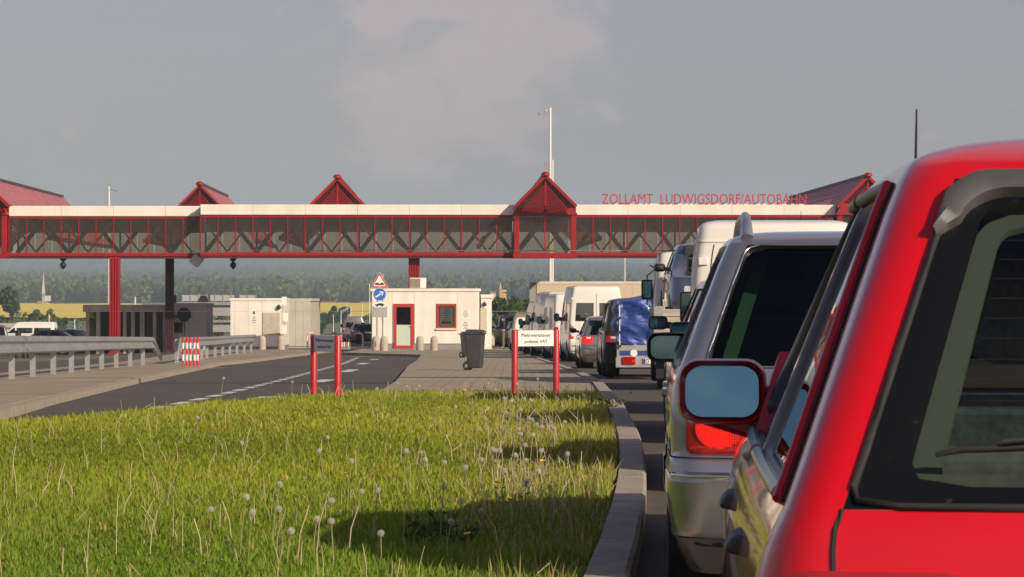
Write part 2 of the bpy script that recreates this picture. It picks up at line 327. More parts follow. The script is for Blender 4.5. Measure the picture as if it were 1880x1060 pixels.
def blades(n, dlo, dhi, xlo, xhi, hmul, wmul, seed, kind):
    rs = np.random.RandomState(seed)
    D = np.exp(rs.uniform(np.log(dlo), np.log(dhi), n)); a = np.maximum(np.interp(D, _gx, _ga), xlo * D); b = np.minimum(np.interp(D, _gx, _gb), xhi * D)
    if kind == 'dry_edge': X = b - np.abs(rs.normal(0, .22, n))
    else: X = a + (b - a) * rs.uniform(0, 1, n)
    keep = (X > np.interp(D, _gx, _ga)) & (D < 39.5 - .1 * np.maximum(0, X))
    soil = (((X - .22) / .16) ** 2 + ((D - 12.5) / .55) ** 2 < 1) | (((X - .52) / .10) ** 2 + ((D - 15.6) / 1.0) ** 2 < 1)
    keep &= ~(soil & (rs.uniform(0, 1, n) < .9)); X, D = X[keep], D[keep]; n = len(X)
    pat = field_noise(X, D, .9, 5); pat2 = field_noise(X, D, 3.1, 9); pat3 = field_noise(X, D, .35, 15)
    H = rs.gamma(6, .0062, n) * (1 + .45 * pat2 + .3 * pat) * hmul; H = np.clip(H, .02, .24); Wd = rs.uniform(.0028, .0062, n) * wmul * (.7 + D / 38.0)
    ang = rs.uniform(0, 2 * np.pi, n); lean = rs.gamma(2, .17, n) * H; la = rs.uniform(0, 2 * np.pi, n)
    z0 = np.interp(D, _zr, _zv) + .04 + .05 * np.exp(-((D - 24) / 14.0) ** 2)
    cx, sx = np.cos(ang) * Wd, np.sin(ang) * Wd; lx_, ly_ = np.cos(la) * lean, np.sin(la) * lean
    V = np.zeros((n, 5, 3)); B = np.stack([X, D, z0], 1)
    V[:, 0] = B - np.stack([cx, sx, 0 * cx], 1); V[:, 1] = B + np.stack([cx, sx, 0 * cx], 1)
    mid = B + np.stack([lx_ * .3, ly_ * .3, H * .55], 1); V[:, 2] = mid - np.stack([cx, sx, 0 * cx], 1) * .8; V[:, 3] = mid + np.stack([cx, sx, 0 * cx], 1) * .8
    V[:, 4] = B + np.stack([lx_, ly_, H * (1 - .25 * (lean / H) ** 2)], 1)
    T = np.array([[0, 1, 3], [0, 3, 2], [2, 3, 4]])[None] + (np.arange(n) * 5)[:, None, None]
    g = rs.uniform(0, 1, n)[:, None]; mixp = np.clip(.52 + .75 * pat + .55 * pat3 + .3 * pat2 + rs.normal(0, .22, n), 0, 1)[:, None]
    c1 = np.array([.215, .285, .014]); c2 = np.array([.475, .50, .045]); dry = np.array([.52, .42, .15]); dark = np.array([.11, .165, .010])
    C = c1 * (1 - mixp) + c2 * mixp; C = C * (1 - .35 * g) + dark * .35 * g; nr_ = np.clip((21 - D) / 9 + .4 * pat3, 0, 1)[:, None]; C = C * (1 - nr_ * np.array([.36, .12, .0]))
    dm = (rs.uniform(0, 1, n) < (.075 if kind != 'dry_edge' else .55) + .05 * np.clip(pat3, 0, 1) + .22 * np.exp(-((X / D) / .022) ** 2) * ((D > 13) & (D < 30)))[:, None]; C = np.where(dm, dry * rs.uniform(.7, 1.1, n)[:, None], C)
    C4 = np.concatenate([np.repeat(C, 5, 0), np.ones((n * 5, 1))], 1)
    return V.reshape(-1, 3), T.reshape(-1, 3), C4
def join_raw(lst):
    o = 0; Vs, Ts, Cs = [], [], []
    for V, T, C in lst: Vs.append(V); Ts.append(T + o); Cs.append(C); o += len(V)
    return np.concatenate(Vs), np.concatenate(Ts), np.concatenate(Cs)
V, T, C = join_raw([blades(245000, 10.8, 39.6, -.20, .06, .95, .85, 1, 'n'), blades(45000, 4, 39.6, -1.2, .3, 1, 1.6, 2, 'n'), blades(7000, 11, 38, -.2, .08, 1.7, .7, 3, 'dry_edge'), blades(9000, 33, 39.5, -.2, .08, 1.2, 1, 4, 'n')])
grass = sh('grass', raw_mesh('grass', V, T, M_blade, C)); tag(grass, 'long green grass with dry blades covering the traffic island', 'grass', kind='stuff')

def ground_z(x, d): return zg(d) + .05 + .05 * math.exp(-((d - 24) / 14.0) ** 2)
# pale bent flower stalks, too many and too thin to count
mb = MB(); rs = random.Random(4)
def stalk(x, d, h, r, lean):
    z = ground_z(x, d); a = rs.uniform(0, 6.28); lx2 = lean * math.cos(a); ly2 = lean * math.sin(a)
    mb.tube([(x, d, z), (x + lx2 * .25, d + ly2 * .25, z + h * .55), (x + lx2, d + ly2, z + h)], [r, r * .9, r * .7], 4, cap=False)
for k in range(620):
    u = rs.random()
    if u < .2: d = rs.uniform(33, 39.2); px = rs.uniform(-40, 1110)
    elif u < .6: d = math.exp(rs.uniform(math.log(15), math.log(36))); px = rs.gauss(980, 60)
    else: d = math.exp(rs.uniform(math.log(11.2), math.log(38))); px = rs.uniform(-100, 1100)
    x = wx(px, d)
    if gl2(d) + .1 < x < xks(d) - .25: stalk(x, d, rs.uniform(.08, .20), rs.uniform(.0017, .0028) * (.75 + d / 45), rs.uniform(0, .11))
for px, py, h in ((22, 900, .3), (30, 930, .22), (85, 915, .2), (105, 935, .24), (75, 935, .13), (160, 1050, .24), (135, 930, .15), (213, 1030, .3), (275, 1030, .22), (265, 860, .18), (210, 900, .14), (425, 1010, .22), (325, 930, .12), (545, 1055, .3), (370, 1040, .2), (580, 1045, .35), (505, 1050, .28), (640, 1030, .24), (765, 870, .2), (853, 860, .26), (525, 850, .2)):
    p = gp(px, py, .05); stalk(p.x, p.y, h * .9, .003, .06)
st = mb.build('dry_stalks', mat('dry_stalk', (.50, .40, .24), .8, var=.25, vscale=3), smooth=60); tag(st, 'thin pale leafless flower stalks standing all over the grass', 'stalks', kind='stuff')
# dandelion clocks: each a thing with stem and seed head
M_stem = mat('dandelion_stem', (.30, .27, .12), .7, var=.2); M_seed = glass('seed_fluff', (1, 1, 1), 1.0, (0, 0, 0), .5, 1.01, dust=.5, dcol=(.62, .58, .50)); M_core = mat('seed_core', (.20, .16, .10), .9); M_yel = mat('dandelion_yellow', (.75, .52, .02), .8)
def clock_mesh(seed):
    rs = random.Random(seed); m = MB(); 
    for k in range(70):
        zc = 1 - 2 * (k + .5) / 70; a = k * 2.39996; r = math.sqrt(1 - zc * zc); n = Vector((r * math.cos(a), r * math.sin(a), zc)); p = n * .0165; u = n.orthogonal().normalized(); v = n.cross(u); s = .0034
        m.add([n * .004 - u * .0004, n * .004 + u * .0004, p + u * .0004, p - u * .0004], [(0, 1, 2, 3)])
        m.add([p + (u * math.cos(t) + v * math.sin(t)) * s for t in (0, 1.05, 2.1, 3.14, 4.19, 5.24)], [(0, 1, 2, 3, 4, 5)])
    return m.mesh('seed_head', M_seed)
CLK = [clock_mesh(k) for k in range(2)]; CORE = MB().lathe([(0, -.005), (.005, -.002), (.005, .002), (0, .005)], 8).mesh('core', M_core, 60)
def stem_mesh(h, lean): 
    m = MB(); m.tube([(0, 0, 0), (lean * .3, 0, h * .5), (lean, 0, h)], [.003, .0028, .0024], 5, cap=False); return m.mesh('stem', M_stem, 60)
STEMS = [(h, l, stem_mesh(h, l)) for h, l in ((.16, .02), (.20, .03), (.24, -.02), (.13, .01), (.28, .04))]
FLW = MB()
for k in range(26):
    a = k * 2.4; r = .019 * math.sqrt((k + 1) / 26); t = Vector((math.cos(a), math.sin(a), .25)); q = Vector((-math.sin(a), math.cos(a), 0)) * .004
    FLW.add([q * .4 + Vector((0, 0, .004)), -q * .4 + Vector((0, 0, .004)), t * r - q + Vector((0, 0, .008)), t * r + q + Vector((0, 0, .008))], [(0, 1, 2, 3)])
FLW = FLW.mesh('blossom', M_yel)
def dandelion(px, py, ripe, k):
    p = gp(px, py, .05); h, l, sm = STEMS[k % 5]
    d = p.y; up = (h - .02) * 0; x = p.x
    if not (gl2(d) < x < xks(d) - .2) or d > 39.2: return
    if ripe: t = thing('dandelion_clock', 'grey dandelion seed head on a pale stem in the grass', 'dandelion', (x, d, ground_z(x, d)), k * 1.3, 'dandelion clocks across the grass island')
    else: t = thing('dandelion_flower', 'yellow dandelion blossom low in the grass', 'dandelion', (x, d, ground_z(x, d)), k * 1.3, 'yellow dandelions across the grass island')
    sh('stem', sm if ripe else STEMS[3][2], t)
    if ripe: o = sh('seed_head', CLK[k % 2], t, (l, 0, h)); sh('seed_core', CORE, o)
    else: sh('blossom', FLW, t, (.01, 0, .13), (random.uniform(-.6, .3), random.uniform(-.5, .5), 0))
k = 0
for px, py in ((526, 1055), (605, 1010), (687, 1005), (666, 960), (808, 1015), (820, 1035), (847, 1010), (740, 915), (775, 880), (637, 955), (775, 905), (1010, 980), (960, 985), (885, 1000), (440, 1040), (575, 1030), (612, 1055), (455, 1055), (700, 1045), (500, 1010), (880, 905), (915, 900), (940, 925), (965, 945), (905, 930), (985, 930), (1000, 900), (920, 960)): dandelion(px, py, True, k); k += 1
rs = random.Random(12)
for j in range(46):
    u = rs.random()
    if u < .5: px, py = rs.gauss(985, 55), rs.uniform(745, 900)
    elif u < .75: px, py = rs.uniform(20, 1100), rs.uniform(735, 770)
    else: px, py = rs.uniform(350, 960), rs.uniform(800, 1040)
    dandelion(px, py, True, k); k += 1
for px, py in ((640, 925), (912, 955), (935, 980), (950, 972), (968, 968), (985, 895), (998, 900), (853, 745), (910, 945), (925, 955), (1030, 860), (862, 1050)): dandelion(px, py, False, k); k += 1
# leafy weeds and grass clumps
def leaf_cloud(n, fn, size, cols, seed, asp=1.6):
    rs = np.random.RandomState(seed); P = fn(rs, n); n = len(P); u = rs.normal(size=(n, 3)); u /= np.linalg.norm(u, axis=1)[:, None]; w = rs.normal(size=(n, 3)); v = np.cross(u, w); v /= np.linalg.norm(v, axis=1)[:, None]
    s = (size * rs.uniform(.6, 1.4, n))[:, None]; V = np.stack([P - u * s * asp / 2, P + v * s / 2, P + u * s * asp / 2, P - v * s / 2], 1).reshape(-1, 3)
    T = (np.array([[0, 1, 2], [0, 2, 3]])[None] + (np.arange(n) * 4)[:, None, None]).reshape(-1, 3); cols = np.array(cols); ci = rs.uniform(0, len(cols) - 1.001, n); a = ci.astype(int); f = (ci - a)[:, None]
    C = cols[a] * (1 - f) + cols[a + 1] * f; return V, T, np.concatenate([np.repeat(C, 4, 0), np.ones((n * 4, 1))], 1)
def weed(px, py, h, n, label, cols, spread=.08, leaf=.035):
    p = gp(px, py, .05); t = thing('weed', label, 'weed', (p.x, p.y, ground_z(p.x, p.y)), 0)
    rs = random.Random(int(px)); tips = [(rs.gauss(0, spread), rs.gauss(0, spread), h * rs.uniform(.6, 1)) for _ in range(9)]; m = MB()
    for q in tips: m.tube([(q[0] * .3, q[1] * .3, 0), q], [.004, .002], 4, cap=False)
    m.build('stems', mat('weed_stem', (.08, .11, .03), .7), t)
    def fn(r, n):
        tp = np.array(tips)[r.randint(0, 9, n)]; s = r.uniform(.15, 1, n)[:, None]; return tp * s * np.array([[1, 1, 1]]) + r.normal(0, .018, (n, 3))
    V, T, C = leaf_cloud(n, fn, leaf, cols, int(px), 2.6); sh('leaves', raw_mesh('leaves', V, T, M_leaf, C), t)
DK = [(.035, .085, .016), (.06, .125, .022), (.09, .16, .03)]
weed(800, 1000, .14, 110, 'tall dark green leafy weed in the shaded foreground grass', DK, .09, .016); weed(765, 1010, .11, 80, 'dark leafy weed left of the tall one in the foreground grass', DK, .09, .016); weed(850, 1012, .10, 80, 'dark leafy weed right of the tall one in the foreground grass', DK, .09, .016)
weed(1112, 762, .17, 110, 'grey green bushy weed beside the kerb near the white sign', [(.07, .095, .03), (.15, .16, .07)], .13, .026); weed(1000, 795, .13, 110, 'silvery grey weed in the first shadow band on the grass', [(.14, .17, .10), (.20, .23, .15)], .22, .022)
# ================================================================== DISTANCE
M_far = attr_leaf_mat('far_foliage', .15, .9)
# wooded hills: uneven canopy over the rising land
def hills():
    pxs = np.arange(-420, 2320, 4.0); ds = np.exp(np.linspace(math.log(1560), math.log(12500), 120)); rs = np.random.RandomState(3)
    X = (pxs[None] - CX) / F * ds[:, None]; D = np.repeat(ds[:, None], len(pxs), 1); Z = np.interp(D, _GD, _GZ)
    u = (pxs[None] - 400) / 900.0
    far = np.clip((D - 4200) / 3000, 0, 1); Z = Z * (1 + far * (.06 * np.sin(u * 2.2 + .6) + .05 * np.sin(u * 5.1)) ) + np.clip((D - 2000) / 1500, 0, 1) * 5 * np.sin(X / 260 + D / 500)
    Z += rs.uniform(0, 1, Z.shape) ** 1.5 * np.interp(D, [1500, 2500, 5000, 12000], [9, 12, 13, 8]) + field_noise(X, D, .012, 8) * 4
    nr, nc = Z.shape; V = np.stack([X, D, Z], 2).reshape(-1, 3); i = np.arange(nr - 1)[:, None] * nc + np.arange(nc - 1)[None]; i = i.ravel()
    T = np.concatenate([np.stack([i, i + 1, i + nc + 1], 1), np.stack([i, i + nc + 1, i + nc], 1)])
    f = np.clip(.5 + .6 * field_noise(X, D, .006, 21) + rs.normal(0, .22, Z.shape), 0, 1).reshape(-1, 1)
    C = np.array([.020, .034, .016]) * (1 - f) + np.array([.050, .070, .026]) * f
    fld = ((field_noise(X * .6, D * 1.6, .0055, 44) > .50) & (D > 1900) & (D < 4500)).reshape(-1, 1); C = np.where(fld, np.array([.16, .17, .06]), C)
    return V, T, np.concatenate([C, np.ones((len(C), 1))], 1)
V, T, C = hills(); o = sh('wooded_hills', raw_mesh('wooded_hills', V, T, M_far, C)); tag(o, 'hazy wooded hills beyond the valley', 'hills', kind='structure')
# a belt of woodland along the foot of the hills
def belt(n, pxr, dr, hr, seed, leaves, cols, size):
    rs = np.random.RandomState(seed); parts = []
    for k in range(n):
        d = math.exp(rs.uniform(math.log(dr[0]), math.log(dr[1]))); px = rs.uniform(*pxr); x = wx(px, d); h = rs.uniform(*hr); w = h * rs.uniform(.5, .8); z = float(np.interp(d, _GD, _GZ)); tone = rs.uniform(.8, 1.2)
        def fn(r, m):
            q = r.normal(size=(m, 3)); q /= np.linalg.norm(q, axis=1)[:, None]; q *= r.uniform(.55, 1, m)[:, None] ** .5
            return np.array([x, d, z + h * .5]) + q * np.array([w * .5, w * .5, h * .52])
        V, T, C = leaf_cloud(leaves, fn, size * h / 12, cols, seed * 1000 + k, 1.2); C[:, :3] *= tone; parts.append((V, T, C))
    return join_raw(parts)
FC = [(.060, .090, .024), (.085, .122, .032), (.108, .145, .042)]
V, T, C = belt(1000, (-250, 2150), (1520, 3000), (7, 13), 5, 46, FC, 2.6); o = sh('woodland', raw_mesh('woodland', V, T, M_far, C)); tag(o, 'belt of hazy woodland at the foot of the hills', 'wood', kind='stuff')
V, T, C = belt(260, (-250, 2150), (430, 840), (1.5, 4.5), 6, 40, [(.04, .07, .018), (.09, .125, .035), (.13, .15, .055)], 2.2); o = sh('hedges', raw_mesh('hedges', V, T, M_far, C)); tag(o, 'low scrub and hedges in the meadow below the yellow fields', 'scrub', kind='stuff')
# yellow fields
def field_patch(name, px0, px1, da, db, label):
    o = sheet(name, lin(da, db, 10), lambda d: wx(px0, d), lambda d: wx(px1, d), .9, M_rape, 12, hf=lambda x, d: .4 * mnoise.noise(Vector((x * .05, d * .02, 0))))
field_patch('rapeseed_field', -120, 262, 880, 1430, ''); field_patch('rapeseed_field', 450, 820, 900, 1480, '')
# separate trees standing nearer
M_bark = mat('bark', (.10, .075, .05), .95, var=.3, vscale=6, bump=.5, bscale=20)
def tree(px, d, top_py, wpx, label, cols, seed, leaves=900, size=.42, squat=1.0):
    x = wx(px, d); z = zg(d, x); h = EYE + (HY - top_py) / F * d - z; w = wpx / F * d
    t = thing('tree', label, 'tree', (x, d, z)); rs = random.Random(seed); m = MB()
    m.tube([(0, 0, -.2), (.05 * w, 0, h * .35), (0, .03 * w, h * .75)], [h * .022, h * .016, h * .006], 7)
    lobes = []
    for k in range(9):
        a = rs.uniform(0, 6.28); r = w * .33 * math.sqrt(rs.random()); hz = h * rs.uniform(.35, .86); p = (math.cos(a) * r, math.sin(a) * r, hz); lobes.append((p, w * rs.uniform(.16, .27) * (1.15 - .5 * hz / h)))
        m.tube([(0, 0, h * rs.uniform(.2, .5)), (p[0] * .6, p[1] * .6, hz * .9), p], [h * .010, h * .006, h * .003], 5)
    m.build('trunk', M_bark, t, smooth=60)
    def fn(r, n):
        i = r.randint(0, 9, n); q = r.normal(size=(n, 3)); q /= np.linalg.norm(q, axis=1)[:, None]; q *= (r.uniform(.35, 1, n) ** .5)[:, None]
        P = np.array([l[0] for l in lobes])[i]; rad = np.array([l[1] for l in lobes])[i][:, None]; return P + q * rad * np.array([[1, 1, 1.15 * squat]])
    V, T, C = leaf_cloud(leaves, fn, size, cols, seed, 1.5); sh('crown', raw_mesh('crown', V, T, M_leaf, C), t); return t
LG = [(.05, .10, .018), (.09, .16, .03), (.14, .20, .04)]; MG = [(.03, .065, .015), (.06, .11, .025), (.09, .14, .035)]
tree(915, 300, 541, 34, 'bright green bushy tree just right of the white control booth', LG, 1); tree(938, 290, 533, 40, 'tallest bright green tree between the booth and the beige trailer', LG, 2, 1200); tree(963, 305, 540, 36, 'bright green tree touching the left end of the beige trailer', LG, 3)
tree(925, 330, 552, 44, 'low green tree behind the tallest tree by the booth', MG, 4); tree(950, 335, 546, 40, 'darker green tree behind the gap of the bright trees', MG, 5)
tree(22, 620, 527, 60, 'dark rounded tree at the left edge of the yellow field', MG, 6, 1300, .9); tree(62, 560, 571, 22, 'small slim tree in front of the left yellow field', MG, 7, 500, .6); tree(72, 575, 563, 18, 'tall slim tree in front of the left yellow field', MG, 8, 500, .6); tree(117, 520, 580, 16, 'small tree right of the slim pair by the left yellow field', MG, 9, 400, .5)
tree(613, 700, 562, 26, 'round dark tree in front of the yellow field between the booths', MG, 10, 700, .8); tree(632, 690, 564, 22, 'dark tree right of the round one before the yellow field', MG, 11, 600, .8); tree(596, 720, 574, 18, 'low dark tree left of the round one before the yellow field', MG, 12, 500, .8)
tree(590, 480, 590, 18, 'small bush like tree beside the dark side of the left booth', MG, 13, 400, .5); tree(640, 470, 592, 24, 'low green bush tree behind the white poles', LG, 14, 400, .5); tree(395, 430, 602, 34, 'green bush seen under the grey gantry deck', MG, 15, 600, .5)
# far buildings
M_fw = mat('far_plaster', (.62, .56, .47), .9, var=.1); M_fr = mat('far_roof', (.34, .13, .085), .9, var=.2); M_or = mat('far_ochre', (.62, .36, .14), .9, var=.1); M_sl = mat('spire_slate', (.52, .49, .45), .8, var=.1); M_dk = mat('opening_dark', (.03, .03, .035), .5)
def church(px, d, base_py, top_py, body, roof, label, ratio):
    x = wx(px, d); zb = EYE + (HY - base_py) / F * d; zt = EYE + (HY - top_py) / F * d; H = zt - zb; w = H * ratio
    t = thing('church', label, 'church', (x, d, zb)); hb = H * .30
    MB().box(-w / 2, w / 2, -w / 2, w / 2, -12, hb).build('tower', body, t)
    m = MB(); c = w * .58; m.add([(-c, -c, hb), (c, -c, hb), (c, c, hb), (-c, c, hb), (0, 0, H)], [(0, 1, 4), (1, 2, 4), (2, 3, 4), (3, 0, 4), (0, 1, 2, 3)]); m.build('spire', roof, t)
    MB().box(-w * .12, w * .12, -w / 2 - .1, -w / 2 + .1, hb * .65, hb * .9).build('belfry_window', M_dk, t)
    m = MB(); L = w * 2.2; m.box(w / 2, w / 2 + L, -w * .6, w * .6, -12, hb * .15); m.prism([(w / 2, hb * .15), (w / 2 + L, hb * .15), (w / 2 + L, hb * .15 - 1)], -w * .6, w * .6)
    m.build('nave', body, t); m = MB(); m.add([(w / 2, -w * .7, hb * .15), (w / 2 + L, -w * .7, hb * .15), (w / 2 + L, w * .7, hb * .15), (w / 2, w * .7, hb * .15), (w / 2, 0, hb * .75), (w / 2 + L, 0, hb * .75)], [(0, 1, 5, 4), (2, 3, 4, 5), (1, 2, 5), (3, 0, 4)]); m.build('nave_roof', roof, t)
church(80, 1490, 556, 499, mat('church_wall', (.40, .36, .30), .9), M_sl, 'pale church with a needle spire above the left woods', .085); church(919, 1500, 537, 517, M_or, M_or, 'small ochre church tower shining on the far slope', .20)
M_fwin = mat('far_window', (.05, .055, .06), .3)
def house(px, d, base_py, wpx, hpx, label, body=M_fw):
    x = wx(px, d); zb = EYE + (HY - base_py) / F * d; w = wpx / F * d; h = hpx / F * d; t = thing('house', label, 'house', (x, d, zb))
    MB().box(-w / 2, w / 2, 0, w * .6, -8, h * .5).build('wall', body, t); m = MB(); e = w * .54
    m.add([(-e, -.4, h * .48), (e, -.4, h * .48), (e, w * .6 + .4, h * .48), (-e, w * .6 + .4, h * .48), (-e * .97, w * .3, h), (e * .97, w * .3, h)], [(0, 1, 5, 4), (2, 3, 4, 5), (1, 2, 5), (3, 0, 4)]); m.build('roof', M_fr, t)
    for sx in (-.25, .25): MB().box(sx * w - w * .06, sx * w + w * .06, -.05, .1, h * .12, h * .34).build('window', M_fwin, t)
for a in ((573, 1495, 561, 14, 7, 'leftmost red roofed house above the middle yellow field'), (602, 1496, 561, 26, 7, 'long red roofed house above the middle yellow field'), (631, 1494, 561, 20, 6, 'red roofed house right of the long one above the yellow field'), (672, 1496, 561, 22, 7, 'red roofed house nearest the white pole above the yellow field'), (73, 1400, 561, 9, 8, 'small pale house at the edge of the left woods'), (905, 1480, 540, 10, 5, 'red roofed house left of the ochre church'), (846, 1600, 532, 18, 4, 'pale blue shed like house above the booth roof')): house(*a)
# ================================================================== THE GLAZED BRIDGE
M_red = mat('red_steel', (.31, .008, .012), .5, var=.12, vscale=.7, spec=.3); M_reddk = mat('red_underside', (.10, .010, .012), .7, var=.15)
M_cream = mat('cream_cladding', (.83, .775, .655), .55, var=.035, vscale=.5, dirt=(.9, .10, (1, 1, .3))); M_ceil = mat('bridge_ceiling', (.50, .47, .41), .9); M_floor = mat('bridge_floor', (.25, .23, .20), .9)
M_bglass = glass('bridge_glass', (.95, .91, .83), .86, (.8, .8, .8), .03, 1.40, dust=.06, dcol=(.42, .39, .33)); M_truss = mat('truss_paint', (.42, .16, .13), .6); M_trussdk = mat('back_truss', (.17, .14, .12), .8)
M_rib = mat('roof_rib', (.42, .13, .14), .5, var=.15, vscale=1.5); M_ridge = mat('ridge_cap', (.085, .05, .05), .6); M_galv = mat('galvanised', (.42, .42, .40), .5, metal=.6, var=.15, vscale=3)
BD = 165.0; BS = F / BD; BYAW = 120.0 / F
br = thing('glazed_bridge', 'long red steel bridge with glazed sides and cream fascia spanning the customs lanes', 'bridge', (wx(820, BD), BD, 0), BYAW)
def bu(px): return (px - 820) / BS
def bz(py): return EYE + (HY - py) / BS
ZFT, ZFB, ZGB, ZBB = bz(376), bz(395), bz(464), bz(474)
DEP = 3.6
def shared(key, mk):
    if key not in SHM: SHM[key] = mk()
    return SHM[key]
SHM = {}
PITCH = 32.1 / BS
def span(px0, px1, v, dzt=0.0, dzb=0.0, n=None, name=''):
    """one glazed run from px0 to px1 with its front at depth v"""
    u0, u1 = bu(px0), bu(px1); n = n or max(1, round((u1 - u0) / PITCH)); p = (u1 - u0) / n; zt, zf, zb, zz = ZFT + dzt, ZFB + dzt, ZGB + dzb, ZBB + dzb
    k = 0; u = u0
    while u < u1 - .01:                                            # fascia panels, three bays each
        e = min(u + 3 * p, u1); MB().box(u + .004, e - .004, v - .10, v + .18, zf, zt).build('fascia_panel', M_cream, br, bevel=.02); u = e
    MB().box(u0, u1, v + .182, v + DEP - .2, zf + .12, zt - .06).build('roof_slab', M_cream, br); MB().box(u0, u1, v + DEP - .19, v + DEP + .05, zf + .05, zt - .01).build('rear_fascia', M_cream, br)
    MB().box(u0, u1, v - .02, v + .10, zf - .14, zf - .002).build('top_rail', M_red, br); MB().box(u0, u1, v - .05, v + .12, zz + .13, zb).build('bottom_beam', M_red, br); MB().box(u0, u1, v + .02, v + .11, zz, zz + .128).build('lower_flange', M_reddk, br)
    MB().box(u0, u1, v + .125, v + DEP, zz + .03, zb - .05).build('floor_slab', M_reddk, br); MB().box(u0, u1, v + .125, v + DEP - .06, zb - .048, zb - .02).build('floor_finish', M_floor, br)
    MB().box(u0, u1, v + .13, v + DEP - .2, zf + .02, zf + .10).build('ceiling', M_ceil, br)
    MB().box(u0, u1, v + DEP - .12, v + DEP - .03, bz(424) + dzt * .5, zf).build('rear_wall_band', M_ceil, br)
    gm = shared(('pane', round(p, 3), round(zf - zb, 2)), lambda: MB().box(.03, p - .03, -.006, .006, 0, zf - .142 - zb).mesh('pane', M_bglass))
    mm = shared(('mull', round(zf - zb, 2)), lambda: MB().box(-.026, .026, -.05, .05, 0, zf - .142 - zb).mesh('mullion', M_red))
    gb = shared(('bpane', round(p, 3)), lambda: MB().box(.03, p - .03, -.006, .006, 0, bz(424) - zb - .01).mesh('rear_pane', M_bglass))
    for i in range(n):
        sh('pane', gm, br, (u0 + i * p, v + .04, zb)); sh('rear_pane', gb, br, (u0 + i * p, v + DEP - .08, zb))
    for i in range(n + 1): sh('mullion', mm, br, (u0 + i * p, v + .02, zb)); 
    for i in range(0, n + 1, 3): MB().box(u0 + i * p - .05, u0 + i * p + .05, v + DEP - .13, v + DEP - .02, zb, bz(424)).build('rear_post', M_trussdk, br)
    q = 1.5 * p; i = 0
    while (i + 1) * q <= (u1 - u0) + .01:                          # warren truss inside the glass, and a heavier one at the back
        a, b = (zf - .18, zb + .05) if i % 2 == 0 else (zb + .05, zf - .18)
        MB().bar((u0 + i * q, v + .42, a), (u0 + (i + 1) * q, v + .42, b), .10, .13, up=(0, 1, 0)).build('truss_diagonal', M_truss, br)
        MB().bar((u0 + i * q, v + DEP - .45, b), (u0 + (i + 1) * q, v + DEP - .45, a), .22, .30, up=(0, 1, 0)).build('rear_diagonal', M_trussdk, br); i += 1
span(15, 366, .9, -.06, -.02); span(369, 943, 0); span(1057, 1536, 0); span(1648, 2100, 0)
def bay(px0, px1, v):
    u0, u1 = bu(px0), bu(px1); c = .5 * (u0 + u1); zt, zf, zb, zz = ZFT, ZFB, ZGB, ZBB; w = .30
    for a in (u0, u1 - w): MB().box(a, a + w, v, v + .3, zb - .02, zf - .002).build('bay_post', M_red, br, bevel=.02)
    MB().box(c - .04, c + .04, v + .1, v + .2, zb, zf).build('bay_mullion', M_red, br); MB().box(u0 - .05, u1 + .05, v - .03, v + .6, zz, zb - .024).build('bay_sill', M_red, br)
    m = MB(); k = .30; m.add([(u0 - .08, v - .08, zf), (u1 + .08, v - .08, zf), (u1 - k, v - .02, zt + .06), (u0 + k, v - .02, zt + .06), (u0 - .08, v + 4, zf), (u1 + .08, v + 4, zf), (u1 - k, v + 4, zt + .06), (u0 + k, v + 4, zt + .06)], [(0, 1, 2, 3), (1, 5, 6, 2), (4, 0, 3, 7), (3, 2, 6, 7), (5, 4, 7, 6), (0, 4, 5, 1)]); m.build('bay_fascia', M_red, br)
    for a, b in ((u0 + w, c - .04), (c + .04, u1 - w)): MB().box(a + .01, b - .01, v + .14, v + .155, zb, zf - .01).build('bay_pane', M_bglass, br)
    for a, b in ((u0 + w, c), (u1 - w, c)): MB().bar((a, v + .5, zf - .1), (b, v + .5, zb + .1), .10, .13, up=(0, 1, 0)).build('bay_diagonal', M_truss, br)
    MB().box(u0, u1, v + .62, v + 4.2, zz + .02, zb - .08).build('bay_floor', M_reddk, br); MB().box(u0 + .3, u1 - .3, v + 3.9, v + 4.0, bz(424), zf - .01).build('bay_rear_band', M_ceil, br)
    for a, b in ((u0 + w, c), (u1 - w, c)): MB().bar((a, v + 3.7, zb + .1), (b, v + 3.7, zf - .1), .30, .34, up=(0, 1, 0)).build('rear_diagonal', M_trussdk, br)
    MB().box(u0 + w, u1 - w, v + 3.95, v + 3.96, zb, bz(424) - .01).build('rear_pane', M_bglass, br)
bay(943, 1057, -.7); bay(1536, 1648, -.7); bay(-110, 14, .2)
